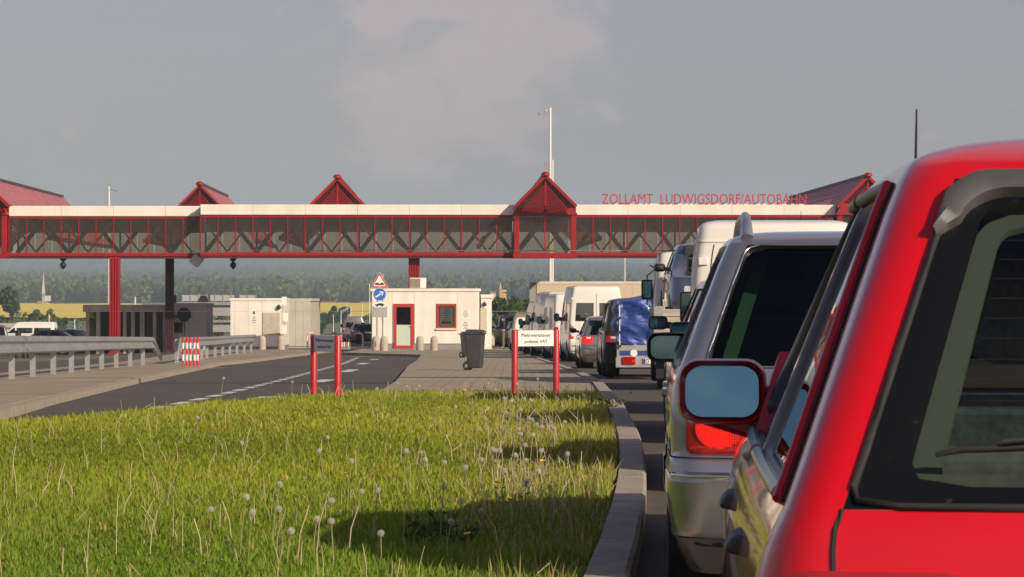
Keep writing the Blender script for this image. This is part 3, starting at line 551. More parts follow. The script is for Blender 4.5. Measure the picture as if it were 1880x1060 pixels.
# ribbed gable roofs running back over the lanes
def gable(u, v0, v1, label, fw=1.72):
    zr, hw = 8.02, 3.35; ze = zr - hw; t = thing('lane_canopy', label, 'canopy', (wx(820, BD), BD, 0), BYAW, 'ribbed canopies behind the bridge')
    m = MB(); v = max(v0 + .3, DEP + .4)
    while v < v1:
        for s in (-1, 1): m.bar((u + s * .1, v, zr - .1), (u + s * hw, v, ze), .95, .05, up=(s, 0, 1))
        v += 1.4
    o = m.build('roof_ribs', M_rib, t); o['kind'] = 'stuff'
    m = MB(); m.bar((u, v0 - .15, zr + .02), (u, v1 + .1, zr + .02), .26, .16); m.build('ridge_cap', M_ridge, t)
    MB().lathe([(0, .16), (.16, .12), (.24, .02), (.24, -.06)], 12, 'z', (u, v0 - .1, zr + .02)).build('ridge_end', M_red, t, smooth=50)
    for s in (-1, 1):
        MB().bar((u, v0, zr - .05), (u + s * fw, v0, zr - .05 - fw), .16, .26, up=(0, 1, 0)).build('gable_rafter', M_red, t); MB().bar((u + s * hw, max(v0, DEP + .3), ze - .06), (u + s * hw, v1, ze - .06), .18, .24).build('eave_beam', M_reddk, t)
    MB().box(u - .05, u + .05, v0 + .02, v0 + .12, bz(380), zr - .15).build('gable_post', M_red, t)
    m = MB(); n_ = max(1, int((DEP + .4 - v0) / .3)) if v0 < DEP + .4 else 0
    for j in range(n_):
        for s in (-1, 1): m.bar((u + s * .1, v0 + .15 + j * .3, zr - .1), (u + s * 1.6, v0 + .15 + j * .3, zr - 1.6), .22, .05, up=(s, 0, 1))
    if n_: m.build('front_ribs', M_rib, t)['kind'] = 'stuff'
    m = MB(); k = .45
    while k < 1.75:
        for s in (-1, 1): m.bar((u + s * .06, v0 + .06, zr - .15 - k), (u + s * (1.9 - k) * .9, v0 + .06, zr - .25 - k - (1.9 - k) * .9), .045, .045, up=(0, 1, 0))
        k += .17
    m.build('gable_slats', M_red, t)['kind'] = 'stuff'; MB().prism([(u - fw, zr - .12 - fw), (u + fw, zr - .12 - fw), (u, zr - .12)], v0 + .14, v0 + .15).build('gable_pane', glass('gable_glass', (.75, .36, .38), .5, (.8, .8, .8), .05, 1.4, dust=.2, dcol=(.26, .05, .055)), t)
gable(-26.1, -.4, 35, 'ribbed canopy with a long ridge at the left picture edge'); gable(-14.87, 12.6, 34, 'ribbed canopy over the grey pavilion behind the bridge'); gable(-6.2, 2.2, 33, 'ribbed canopy with its open gable left of the mast'); gable(bu(1000), -1.5, 35, 'ribbed canopy over the protruding red bay beside the mast'); gable(bu(1592), -.8, 36, 'ribbed canopy with a long visible flank behind the lettering')
# columns
def column(px, v, w, label, m_=M_red):
    u = bu(px); zbase = zg(BD + v, wx(px, BD)) - .05; t = thing('bridge_column', label, 'column', (wx(820, BD), BD, 0), BYAW)
    MB().box(u - w / 2, u + w / 2, v + .06, v + w, zbase, ZBB + .05).build('shaft', m_, t, bevel=.015)
    for k in range(4): MB().box(u - w / 2 + (k + .12) * w / 4, u - w / 2 + (k + .78) * w / 4, v, v + .058, zbase + .3, ZBB - .02).build('flange', m_, t, bevel=.01)
    MB().box(u - w * .62, u + w * .62, v - .08, v + w + .1, zbase, zbase + .18).build('base_plate', m_, t)
column(209.5, .5, .58, 'tall ribbed red column standing left under the bridge'); column(296, 5.2, .48, 'red column with its shade painted in behind the pavilion roof', mat('red_steel_shade_tone', (.05, .010, .012), .6, var=.5, vscale=1.2)); column(760, .6, .62, 'red column rising behind the white booth roof'); column(1335, .6, .6, 'red column hidden behind the waiting vans'); column(-80, .6, .6, 'red column left of the picture edge')  # second column: near-black tone puts the bridge's shade into its colour
# hanging cone lamps
def cone_lamp(px, label):
    u = bu(px); t = thing('cone_lamp', label, 'lamp', (wx(820, BD), BD, 0), BYAW, 'lamps hanging under the bridge'); bk = mat('lamp_black', (.02, .02, .024), .5)
    MB().lathe([(.10, 0), (.22, -.02), (.10, -.16), (.04, -.24)], 10, 'z', (u, 1.2, ZBB)).build('canopy_cap', bk, t, smooth=50); MB().lathe([(.03, -.2), (.16, -.3), (.19, -.40), (.12, -.52), (.03, -.62), (0, -.66)], 10, 'z', (u, 1.2, ZBB)).build('globe', bk, t, smooth=50)
cone_lamp(113, 'black lamp hanging under the left end of the bridge'); cone_lamp(426, 'black lamp hanging under the bridge above the left booth')
t = thing('floodlight', 'small square grey floodlight tilted under the bridge', 'lamp', (wx(820, BD), BD, 0), BYAW); MB().box(-.3, .3, -.12, .12, -.3, .3, Matrix.Translation((bu(359), .9, ZBB - .15)) @ Matrix.Rotation(R(40), 4, 'Y')).build('housing', M_galv, t); MB().bar((bu(359), .9, ZBB), (bu(359), .9, ZBB - .2), .06).build('bracket', M_galv, t)
# lettering along the roof edge
M_let = mat('red_letters', (.48, .02, .05), .45)
t = thing('roof_lettering', 'red roof letters reading ZOLLAMT LUDWIGSDORF/AUTOBAHN on a white rail', 'sign', (wx(820, BD), BD, 0), BYAW)
wid = 377 / BS; V, Fc = text_mesh('ZOLLAMT  LUDWIGSDORF/AUTOBAHN', 18.5 / BS, wid, M_let, .05)
for isl in islands(V, Fc):
    ids = sorted({i for f in isl for i in f}); mpn = {a: k for k, a in enumerate(ids)}; m = MB(); m.add([(V[i][0] + bu(1105), V[i][1] - .02, V[i][2] + bz(374.5)) for i in ids], [tuple(mpn[i] for i in f) for f in isl]); m.build('letter', M_let, t)
MB().box(bu(1118), bu(1480), .06, .10, bz(375.5), bz(374)).build('letter_rail', M_cream, t)
for k in range(9): MB().box(bu(1122 + k * 44), bu(1122 + k * 44) + .06, .05, .12, ZFT - .02, bz(375.5)).build('rail_foot', M_cream, t)

# ================================================================== BOOTHS
M_panel = mat('booth_panel', (.83, .785, .68), .6, var=.03, vscale=1.2, dirt=(1.6, .13, (1, 1, .22))); M_plinth = mat('plinth', (.26, .25, .235), .9, var=.1); M_dglass = glass('booth_glass', (.5, .6, .5), .25); M_redf = mat('red_frame', (.48, .025, .025), .45); M_green = mat('pale_green_panel', (.50, .60, .46), .6, var=.05); M_shut = mat('shutter', (.58, .52, .42), .7, var=.1); M_paper = mat('paper', (.78, .76, .70), .8); M_ink = mat('ink', (.10, .10, .12), .8); M_inkr = mat('red_ink', (.45, .06, .06), .8); M_dark = mat('dark_interior', (.018, .018, .018), .8)
def notice(parent, x0, x1, z0, z1, y, rows, frame=False):
    o = MB().box(x0, x1, y - .012, y, z0, z1).build('notice', M_paper, parent); h = (z1 - z0) / (rows + 1); m = MB()
    for k in range(rows):
        w = (x1 - x0) * (.36 + .1 * ((k * 7) % 3)); c = (x0 + x1) / 2; m.box(c - w / 2, c + w / 2, y - .016, y - .013, z1 - h * (k + .8), z1 - h * (k + .5))
    m.build('print', M_ink, o)['kind'] = 'stuff'; return o
D1 = 140.0; S1 = F / D1; z1 = zg(D1)
def bx1(px): return (px - 683) / S1
def bz1(py): return EYE + (HY - py) / S1 - z1
bo = thing('control_booth', 'white panel control booth with red door and red window beside the lane', 'booth', (wx(683, D1), D1, z1), BYAW)
w1 = bx1(880); top = bz1(530); dep = 4.6
MB().box(.02, w1 - .02, .06, dep, .06, top - .1).build('core_wall', M_panel, bo); MB().box(-.02, w1 + .02, .03, dep + .02, -.3, .36).build('plinth', M_plinth, bo)
edges = [683, 720, 761, 800, 840, 880]
for a, b in zip(edges[:-1], edges[1:]): 
    xa, xb = bx1(a), bx1(b)
    if a == 720: MB().box(xa + .004, xb - .004, -.02, .058, bz1(558), top - .14).build('wall_panel', M_panel, bo)
    elif a == 800: MB().box(xa + .004, xb - .004, -.02, .058, bz1(558), top - .14).build('wall_panel', M_panel, bo); MB().box(xa + .004, xb - .004, -.02, .058, .362, bz1(605)).build('wall_panel', M_panel, bo); MB().box(bx1(838), xb - .004, -.02, .058, bz1(605) + .003, bz1(558) - .003).build('wall_panel', M_panel, bo)
    else: MB().box(xa + .004, xb - .004, -.02, .058, .362, top - .14).build('wall_panel', M_panel, bo)
for y0 in range(4): MB().box(-.028, .018, .07 + y0 * 1.1, .07 + y0 * 1.1 + 1.09, .362, top - .14).build('wall_panel', M_panel, bo)
MB().box(-.08, w1 + .08, -.08, dep + .08, top - .138, top).build('roof_edge', M_panel, bo, bevel=.02)
x0, x1, za, zb_ = bx1(723), bx1(759), bz1(640), bz1(559)
dr = MB().box(x0, x0 + .13, -.05, .05, za, zb_).box(x1 - .13, x1, -.05, .05, za, zb_).box(x0 + .13, x1 - .13, -.05, .05, zb_ - .13, zb_).box(x0 + .13, x1 - .13, -.05, .05, za, za + .14).build('door', M_redf, bo)
MB().box(x0 + .13, x1 - .13, -.02, .03, za + .14, za + .14 + .98).build('lower_panel', M_green, dr); MB().box(x0 + .13, x1 - .13, -.02, -.01, za + 1.13, zb_ - .13).build('glazing', M_dglass, dr); MB().box(x0 + .13, x1 - .13, .02, .055, za + 1.13, zb_ - .13).build('dark_room', M_dark, dr)
MB().bar((x1 - .16, -.10, za + 1.08), (x1 - .04, -.10, za + 1.08), .03).build('handle', M_galv, dr)
MB().box(x0 - .1, x1 + .1, -.7, -.06, -.1, za - .01).build('door_step', M_plinth, bo)
x0, x1, za, zb_ = bx1(802), bx1(837.5), bz1(603), bz1(559)
wi = MB().box(x0, x0 + .08, -.06, .05, za, zb_).box(x1 - .08, x1, -.06, .05, za, zb_).box(x0 + .08, x1 - .08, -.06, .05, zb_ - .08, zb_).box(x0 + .08, x1 - .08, -.06, .05, za, za + .08).build('window', M_redf, bo)
MB().box(x0 + .08, x1 - .08, .02, .05, za + .08, zb_ - .08).build('blind', mat('greenish_blind', (.42, .52, .42), .8), wi); MB().box(x0 + .08, x1 - .08, -.01, 0, za + .08, zb_ - .08).build('glazing', glass('clear_glass', (.95, 1, .95), .9), wi); MB().box(x0 - .05, x1 + .05, -.12, -.03, za - .07, za - .004).build('sill', M_panel, wi)
n_ = notice(wi, x0 + .16, x1 - .16, za + .14, zb_ - .14, .018, 7); MB().box(x0 + .22, x1 - .22, .0, .005, za + .22, za + .33).build('red_print', M_inkr, n_)
notice(bo, bx1(700), bx1(714), bz1(587), bz1(570), -.022, 4); notice(bo, bx1(845), bx1(864), bz1(587), bz1(569), -.022, 4); notice(bo, bx1(845), bx1(864), bz1(608), bz1(590), -.022, 5)
an = MB().box(w1 + .09, bx1(903), .35, dep - .5, -.3, bz1(541) - .16).build('annex', M_panel, bo); MB().box(w1 + .085, bx1(905.5), .28, dep - .4, bz1(541) - .157, bz1(541)).build('annex_roof', M_panel, an)
MB().box(bx1(882), bx1(894), .30, .34, bz1(608), bz1(566)).build('roller_shutter', M_shut, an); m = MB()
for k in range(16): m.box(bx1(882) + .02, bx1(894) - .02, .285, .298, bz1(608) + .07 * k + .01, bz1(608) + .07 * k + .045)
m.build('shutter_slats', M_shut, an)['kind'] = 'stuff'
MB().lathe([(.09, 0), (.12, .05), (.07, .15), (.02, .2)], 10, 'z', (bx1(889.5), .26, bz1(562))).build('wall_lamp', M_dk, an, smooth=50)
ac = thing('air_conditioner', 'beige box air conditioner on the roof of the white booth', 'air conditioner', (wx(767, D1 + 1.5), D1 + 1.5, z1 + top), BYAW)
MB().box(-.40, .40, 0, .6, .02, .52).build('casing', M_panel, ac, bevel=.03); MB().box(-.38, .12, -.02, -.003, .05, .48).build('grille', mat('grille', (.28, .24, .17), .8, var=.2), ac); m = MB()
for k in range(9): m.box(-.37, .11, -.035, -.022, .07 + k * .045, .085 + k * .045)
m.build('fins', mat('grille', ()), ac)['kind'] = 'stuff'
vt = thing('vent_pipe', 'black curved vent pipe right of the roof air conditioner', 'pipe', (wx(788, D1 + 1.6), D1 + 1.6, z1 + top), BYAW); MB().tube([(-.09, 0, .0), (-.09, 0, .22), (-.04, 0, .30), (.04, 0, .30), (.09, 0, .22), (.09, 0, .1)], .035, 8).build('bent_tube', M_dk, vt, smooth=60); MB().lathe([(.07, 0), (.07, .03)], 10, 'z', (-.09, 0, 0)).build('collar', M_dk, vt)
# left booth
D2 = 143.0; S2 = F / D2; z2 = zg(D2, -11); bx2 = lambda px: (px - 423) / S2; bz2 = lambda py: EYE + (HY - py) / S2 - z2
b2 = thing('left_booth', 'white panel booth with closed shutter left of the two red sign posts', 'booth', (wx(423, D2), D2, z2), BYAW); w2 = bx2(515); t2 = bz2(548); dp2 = 7.5
MB().box(.02, w2 - .02, .05, dp2, .05, t2 - .1).build('core_wall', M_panel, b2); MB().box(0, w2, .02, dp2 + .02, -.3, .2).build('plinth', M_plinth, b2); MB().box(-.06, w2 + .06, -.06, dp2 + .06, t2 - .12, t2).build('roof_edge', M_panel, b2, bevel=.02)
for a, b in ((423, 431), (431, 456), (456, 481), (481, 515)):
    MB().box(bx2(a) + .004, bx2(b) - .004, -.02, .048, .202, t2 - .122).build('wall_panel', M_panel, b2)
for k in range(6): MB().box(w2 - .018, w2 + .03, .06 + k * 1.22, .06 + k * 1.22 + 1.21, .202, t2 - .122).build('wall_panel', M_panel, b2)
MB().box(bx2(482), bx2(514), -.05, -.022, bz2(615), bz2(574)).build('window_frame', M_shut, b2); m = MB()
for k in range(22): m.box(bx2(483), bx2(513), -.064, -.052, bz2(614) + k * .049, bz2(614) + k * .049 + .032)
m.build('shutter_slats', M_shut, b2)['kind'] = 'stuff'
MB().box(bx2(465), bx2(468), -.04, -.022, bz2(577), bz2(572)).build('vent', M_dk, b2); MB().lathe([(.09, 0), (.12, .05), (.07, .15), (.02, .2)], 10, 'z', (bx2(512), -.1, bz2(567))).build('wall_lamp', M_dk, b2, smooth=50); notice(b2, bx2(459), bx2(474), bz2(597), bz2(580), -.022, 4)
for k, (a, zl) in enumerate(((.5, 2.2), (.9, .8), (2.0, 1.4))): MB().box(w2 + .03, w2 + .26, a, a + .45, zl, zl + .42).build('meter_box', M_panel, b2)
D3 = 158.0; z3 = zg(D3, -10)
b3 = thing('rear_booth', 'long booth in shade behind the left white booth', 'booth', (wx(529, D3), D3, z3), BYAW); w3 = 41 / F * D3; h3 = EYE + (HY - 550) / F * D3 - z3
M_sh = mat('dull_panel', (.50, .47, .38), .8, var=.12, vscale=.8)  # duller, more mottled panel tone than the white booths
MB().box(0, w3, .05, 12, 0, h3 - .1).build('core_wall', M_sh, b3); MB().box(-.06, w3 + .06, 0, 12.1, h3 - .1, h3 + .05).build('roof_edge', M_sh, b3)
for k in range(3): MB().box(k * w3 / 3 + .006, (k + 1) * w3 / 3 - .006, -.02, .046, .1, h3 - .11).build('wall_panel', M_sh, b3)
# grey pavilion and shaded container behind the bridge
D4 = 172.5; z4 = zg(D4, -22); S4 = F / D4; bx4 = lambda px: (px - 152) / S4; bz4 = lambda py: EYE + (HY - py) / S4 - z4
pv = thing('old_pavilion', 'old grey concrete pavilion with pillars and dark glazing beside the red column', 'pavilion', (wx(152, D4), D4, z4), BYAW); M_oc = mat('old_concrete', (.58, .52, .42), .9, var=.25, vscale=.8)
MB().box(0, bx4(303), 0, 5, bz4(573), bz4(560)).build('roof_slab', M_oc, pv, bevel=.03)
for a, b in ((157, 163), (176, 183), (201, 206), (225, 231), (240, 246), (256, 264), (280, 286), (298, 303)): MB().box(bx4(a), bx4(b), .15, .45, 0, bz4(573) - .002).build('pillar', M_oc, pv)
for a, b in ((163, 176), (183, 201), (206, 225), (231, 240), (246, 256), (264, 280), (286, 298)): MB().box(bx4(a) + .01, bx4(b) - .01, .40, .43, 0, bz4(573) - .004).build('glazing', glass('old_glass', (.6, .62, .6), .5), pv)
MB().box(bx4(163), bx4(298), 3, 3.1, 0, bz4(573) - .004).build('inner_wall', mat('inner_dark', (.26, .25, .23), .9), pv)
ct = thing('shaded_container', 'grey container office in shade with one dark window behind the octagonal sign', 'booth', (wx(305, D4 - .8), D4 - .8, z4), BYAW)
w4 = 73 / S4; h4 = bz4(558)
MB().box(0, w4, .05, 5, 0, h4 - .1).build('wall', mat('grey_container', (.46, .46, .43), .7, var=.06), ct); MB().box(-.05, w4 + .05, 0, 5.1, h4 - .1, h4 + .03).build('roof_edge', mat('grey_container', ()), ct)
fx = lambda px: (px - 305) / S4
wf = MB().box(fx(310), fx(335), -.04, .048, bz4(611), bz4(608)).box(fx(310), fx(312), -.04, .048, bz4(608), bz4(580)).box(fx(333), fx(335), -.04, .048, bz4(608), bz4(580)).box(fx(312), fx(333), -.04, .048, bz4(582), bz4(580)).build('window', M_dk, ct)
MB().box(fx(312), fx(333), .0, .047, bz4(608), bz4(592)).build('glazing', M_dglass, wf); MB().box(fx(312), fx(333), -.02, .047, bz4(592) + .003, bz4(582)).build('blind', M_oc, wf)
MB().box(fx(307), fx(320), 1, 1.4, h4 + .03, h4 + .5).build('roof_box', M_dk, ct)
# grey gantry deck far behind
gy = thing('gantry_deck', 'grey steel walkway gantry with railing panels behind the left booth', 'gantry', (wx(378, 225), 225, zg(225, -23)), BYAW); SG = F / 225; gx = lambda px: (px - 378) / SG; gzz = lambda py: EYE + (HY - py) / SG - zg(225, -23)
MB().box(gx(303), gx(470), 0, 2, gzz(560), gzz(555)).build('upper_deck', M_galv, gy); MB().box(gx(376), gx(470), 0, 2, gzz(592), gzz(588)).build('lower_deck', M_galv, gy); MB().box(gx(382), gx(470), .3, .4, gzz(580), gzz(561)).build('side_plate', mat('grey_plate', (.33, .33, .31), .7, var=.1), gy)
MB().box(gx(382), gx(470), .3, .4, gzz(610), gzz(594)).build('side_plate', mat('grey_plate', ()), gy)
for a, b in ((334, 380), (386, 430), (438, 470)): MB().box(gx(a), gx(b), .02, .06, gzz(553), gzz(542)).build('railing_panel', mat('rail_mesh', (.40, .40, .38), .7), gy)
for k in range(10): MB().box(gx(334 + k * 15), gx(334 + k * 15) + .07, -.02, .018, gzz(555), gzz(540)).build('railing_post', M_galv, gy)
for a in (380, 428, 465): MB().box(gx(a), gx(a) + .3, .5, .8, -.3, gzz(561)).build('support', M_galv, gy)

# ================================================================== SIGNS, POLES, BARRIERS
M_sred = mat('sign_red', (.60, .03, .03), .5); M_swh = mat('sign_white', (.80, .78, .72), .5); M_blue = mat('sign_blue', (.03, .16, .55), .45); M_blk = mat('sign_black', (.02, .02, .02), .5); M_sback = mat('sign_grey', (.45, .44, .41), .5, metal=.3)
def rpoly(pts, r, n=5):
    out = []; L = len(pts)
    for i in range(L):
        p = Vector(pts[i]); a = (Vector(pts[i - 1]) - p).normalized(); b = (Vector(pts[(i + 1) % L]) - p).normalized(); ang = a.angle(b); dd = r / math.tan(ang / 2); s, e = p + a * dd, p + b * dd
        for k in range(n + 1): 
            t = k / n; out.append(tuple((1 - t) ** 2 * s + 2 * t * (1 - t) * p + t * t * e))
    return out
D5 = 134.0; z5 = zg(D5, -6); s5 = F / D5; zz5 = lambda py: EYE + (HY - py) / s5 - z5
sg = thing('traffic_signs', 'traffic sign post with bumpy road triangle, blue arrow disc and car plate', 'traffic sign', (wx(697, D5), D5, z5), BYAW)
for x in (-.12, .14): MB().tube([(x, .06, -.1), (x, .06, zz5(503))], .035, 10).build('post', M_galv, sg, smooth=60)
MB().box(-.34, .34, .0, .03, zz5(583), zz5(563)).build('back_board', M_sback, sg)
za, zb_ = zz5(528.5), zz5(499); hw = 16.2 / s5; c = MB().prism(rpoly([(-hw, za), (hw, za), (0, zb_)], .05), -.03, -.015).build('triangle_plate', M_swh, sg)
def ring_tri(s0, s1, y0, y1):
    cz = za + (zb_ - za) / 3; f = lambda s: rpoly([(-hw * s, cz + (za - cz) * s), (hw * s, cz + (za - cz) * s), (0, cz + (zb_ - cz) * s)], .05 * s); A, B = f(s0), f(s1); n = len(A); m = MB()
    m.add([(x, y0, z) for x, z in A] + [(x, y0, z) for x, z in B] + [(x, y1, z) for x, z in A] + [(x, y1, z) for x, z in B], [(k, (k + 1) % n, (k + 1) % n + n, k + n) for k in range(n)] + [(k, k + 2 * n, (k + 1) % n + 2 * n, (k + 1) % n) for k in range(n)] + [(k + n, (k + 1) % n + n, (k + 1) % n + 3 * n, k + 3 * n) for k in range(n)]); return m
ring_tri(.95, .72, -.036, -.031).build('red_border', M_sred, c); m = MB(); by = za + (zb_ - za) * .17
m.prism([(-.21, by), (.21, by), (.21, by + .03)] + [(.21 - k * .021, by + .03 + .075 * max(0, math.sin((k / 20) * 2 * math.pi)) ** .8 if k < 10 else by + .03 + .075 * max(0, math.sin(((k - 10) / 20) * 2 * math.pi)) ** .8) for k in range(21)], -.037, -.031); m.build('bump_symbol', M_blk, c)
cz = zz5(541); MB().lathe([(0, -.032), (.30, -.032), (.30, -.015), (0, -.015)], 32, 'y', (0, 0, cz)).build('blue_disc', M_blue, sg); Mr = Matrix.Translation((0, 0, cz)) @ Matrix.Rotation(R(-33), 4, 'Y')
m = MB(); m.prism([(-.22, -.035), (.06, -.035), (.06, .035), (-.22, .035)], -.040, -.034, Mr).prism([(.062, -.13), (.22, 0), (.062, .13), (.062, .06), (.13, 0), (.062, -.06)], -.040, -.034, Mr); m.build('white_arrow', M_swh, sg); MB().lathe([(.285, -.033), (.285, -.036), (.302, -.036), (.302, -.033)], 32, 'y', (0, 0, cz), cap=False).build('white_rim', M_swh, sg)
pz = zz5(560); MB().box(-.27, .27, -.03, -.012, pz - .125, pz + .125).build('car_plate', M_swh, sg); m = MB(); m.prism([(-.21, -.02), (-.20, .02), (-.1, .035), (-.03, .075), (.1, .075), (.17, .03), (.21, .02), (.21, -.03), (-.21, -.03)], -.037, -.031, Matrix.Translation((0, 0, pz))); m.lathe([(0, -.037), (.04, -.037), (.04, -.031), (0, -.031)], 12, 'y', (-.11, 0, pz - .04)).lathe([(0, -.037), (.04, -.037), (.04, -.031), (0, -.031)], 12, 'y', (.12, 0, pz - .04)); m.build('car_symbol', M_blk, sg)
# bollards
bolm = MB().lathe([(.17, -.1), (.17, .55), (.16, .64), (.12, .71), (.06, .745), (0, .755)], 18).mesh('bollard', mat('bollard_concrete', (.45, .385, .30), .9, var=.12, vscale=5, bump=.3), 50)
for px, py, lab in ((481.5, 646, 'concrete bollard under the left edge of the shutter of the left booth'), (516, 646, 'concrete bollard at the right corner of the left white booth'), (690, 648, 'concrete bollard with a red mark below the traffic signs'), (705, 649, 'concrete bollard between the signs and the red door'), (771, 648, 'concrete bollard just right of the red door'), (797, 648, 'concrete bollard below the red framed window'), (902, 644, 'concrete bollard at the right end of the white booth')):
    p = gp(px, py); o = sh('bollard', bolm, None, (p.x, p.y, p.z)); tag(o, lab, 'bollard', 'concrete bollards by the booths')
    if px == 690: MB().box(-.02, .02, -.19, -.165, .3, .5).build('red_mark', M_sred, o)
# wheelie bins
M_bin = mat('bin_plastic', (.055, .053, .05), .55, var=.15, vscale=4, bump=.1)
def bin_(px, py, label, rz):
    p = gp(px, py, .105); t = thing('wheelie_bin', label, 'bin', (p.x, p.y, p.z), rz, None); t.scale = (.78, .78, .97); m = MB()
    a, b = .20, .245; m.add([(-a, -.20, .05), (a, -.20, .05), (a, .18, .05), (-a, .18, .05), (-b, -.26, .84), (b, -.26, .84), (b, .26, .84), (-b, .26, .84)], [(0, 3, 2, 1), (4, 5, 6, 7), (0, 1, 5, 4), (1, 2, 6, 5), (2, 3, 7, 6), (3, 0, 4, 7)]); m.build('body', M_bin, t, bevel=.03)
    MB().box(-.265, .265, -.285, .27, .82, .86).build('rim', M_bin, t, bevel=.01); m = MB(); m.add([(-.27, -.30, .865), (.27, -.30, .865), (.27, .27, .865), (-.27, .27, .865), (-.22, -.22, .925), (.22, -.22, .925), (.22, .2, .935), (-.22, .2, .935)], [(0, 3, 2, 1), (4, 5, 6, 7), (0, 1, 5, 4), (1, 2, 6, 5), (2, 3, 7, 6), (3, 0, 4, 7)]); m.build('lid', M_bin, t, bevel=.015)
    MB().tube([(-.2, .33, .86), (.2, .33, .86)], .016, 8).build('handle', M_bin, t, smooth=60)
    for s in (-1, 1): w = MB().lathe([(0, -.03), (.06, -.032), (.10, -.03), (.105, 0), (.10, .03), (0, .03)], 18, 'x', (s * .25, .2, .105)).build('wheel', M_blk, t, smooth=40); MB().lathe([(0, -.035), (.045, -.035), (.045, .035), (0, .035)], 12, 'x', (s * .25, .2, .105)).build('hub', mat('hub_grey', (.25, .24, .22), .6), w)
bin_(872, 680, 'nearer grey plastic wheelie bin with a wheel at its lower left', R(80)); bin_(857, 657, 'grey plastic wheelie bin half hidden behind the nearer one', R(78))
# the two red framed information signs
M_post = mat('red_post', (.47, .018, .018), .38, coat=.3, var=.08)
def info_sign(px0, px1, py_b0, py_b1, py_t, pz0, pz1, label, shade=False):
    a, b = gp(px0, py_b0, .05), gp(px1, py_b1, .05); c = .5 * (a + b); v = (b - a); L = math.hypot(v.x, v.y); rz = math.atan2(v.y, v.x); t = thing('information_sign', label, 'sign', (c.x, c.y, c.z), rz)
    sc_ = F / c.y; H = (.5 * (py_b0 + py_b1) - py_t) / sc_; r = .042
    for s in (-1, 1): MB().lathe([(r, -.3), (r, H - .02), (r * .8, H - .004), (0, H)], 16, 'z', (s * L / 2, 0, 0)).build('post', M_post, t, smooth=50)
    z1_ = (.5 * (py_b0 + py_b1) - pz0) / sc_; z0_ = (.5 * (py_b0 + py_b1) - pz1) / sc_; w = L / 2 - r - .004; o = MB().box(-w, w, -.012, .012, z0_, z1_).build('panel', M_swh, t, bevel=.003)
    hh = z1_ - z0_
    for txt, wf, zc, hf_, back in (('Mehrwertsteuer', .82, .60, .21, 0), ('podatek VAT', .64, .15, .25, 0)):
        V, Fc = text_mesh(txt, hh * hf_, 2 * w * wf, M_blk, .002); m = MB(); m.add([(q[0] - w * wf, -.0155 + q[1] * .5, z0_ + hh * zc + q[2]) for q in V], Fc); m.build('lettering', M_blk, o)
info_sign(945, 1021, 728, 727, 605, 607, 636, 'sunlit white sign between two red posts reading Mehrwertsteuer podatek VAT')
info_sign(576, 620, 733.5, 736.5, 614.5, 616, 646, 'shaded sign turned sideways between two red posts on the grass edge')
# guard rails
def rail_prof(): return [(0, .75), (.05, .72), (.05, .66), (-.01, .62), (-.01, .57), (.05, .53), (.05, .47), (0, .44)]
def guard_rail(pts, label, slope_start, slope_end, pitch=3.4):
    t = thing('guard_rail', label, 'guard rail', pts[0]); base = Vector(pts[0]); P = []
    for a, b in zip(pts[:-1], pts[1:]):
        a, b = Vector(a), Vector(b); n = max(2, int((b - a).length / 1.7)); P += [a + (b - a) * (k / n) for k in range(n)]
    P.append(Vector(pts[-1])); prof = rail_prof(); V = []; n = len(prof)
    for i, p in enumerate(P):
        p = p - base; tdir = (P[min(i + 1, len(P) - 1)] - P[max(i - 1, 0)]); tdir.z = 0; tdir.normalize(); nrm = Vector((tdir.y, -tdir.x, 0)); V += [p + nrm * (o + .12) + Vector((0, 0, z)) for o, z in prof]
    Fc = [(i * n + k, i * n + k + 1, (i + 1) * n + k + 1, (i + 1) * n + k) for i in range(len(P) - 1) for k in range(n - 1)]
    if slope_end:
        p = P[-1] - base; tdir = (P[-1] - P[-2]); tdir.z = 0; tdir.normalize(); nrm = Vector((tdir.y, -tdir.x, 0)); b0 = len(V); q = p + tdir * 2.4; V += [q + nrm * (o + .12) + Vector((0, 0, .06 + (z - .44) * .3)) for o, z in prof]; i0 = (len(P) - 1) * n; Fc += [(i0 + k, i0 + k + 1, b0 + k + 1, b0 + k) for k in range(n - 1)]
    if slope_start:
        p = P[0] - base; tdir = (P[0] - P[1]); tdir.z = 0; tdir.normalize(); nrm = Vector((-tdir.y, tdir.x, 0)); b0 = len(V); q = p + tdir * 1.8; V += [q + nrm * (o + .12) + Vector((0, 0, .06 + (z - .44) * .3)) for o, z in prof]; Fc += [(k, k + 1, b0 + k + 1, b0 + k) for k in range(n - 1)]
    m = MB(); m.add(V, Fc); o = m.build('rail', M_galv, t, smooth=35); sm = o.modifiers.new('solid', 'SOLIDIFY'); sm.thickness = .006
    length = sum((Vector(b) - Vector(a)).length for a, b in zip(pts[:-1], pts[1:])); pm = MB().box(-.05, .05, -.05, -.04, -.3, .70).box(-.05, .05, .04, .05, -.3, .70).box(-.05, -.04, -.04, .04, -.3, .70).mesh('post', M_galv); k = 0; s = .6; tr = mat('sleeve', (.55, .54, .5), .6)
    while s < length:
        rem = s
        for a, b in zip(pts[:-1], pts[1:]):
            a, b = Vector(a), Vector(b); L = (b - a).length
            if rem <= L: p = a + (b - a) * (rem / L) - base; break
            rem -= L
        ps = sh('post', pm, t, p, (0, 0, math.atan2((b - a).y, (b - a).x))); bl = MB().box(.02, .10, -.03, .03, .55, .63).build('spacer', M_galv, ps); s += pitch
def gpt(px, py): return tuple(gp(px, py, .1))
guard_rail([gpt(-190, 724), gpt(38, 694), gpt(127, 684.5), gpt(196, 677), gpt(272, 670)], 'galvanised guard rail with posts running along the left walkway', False, True)
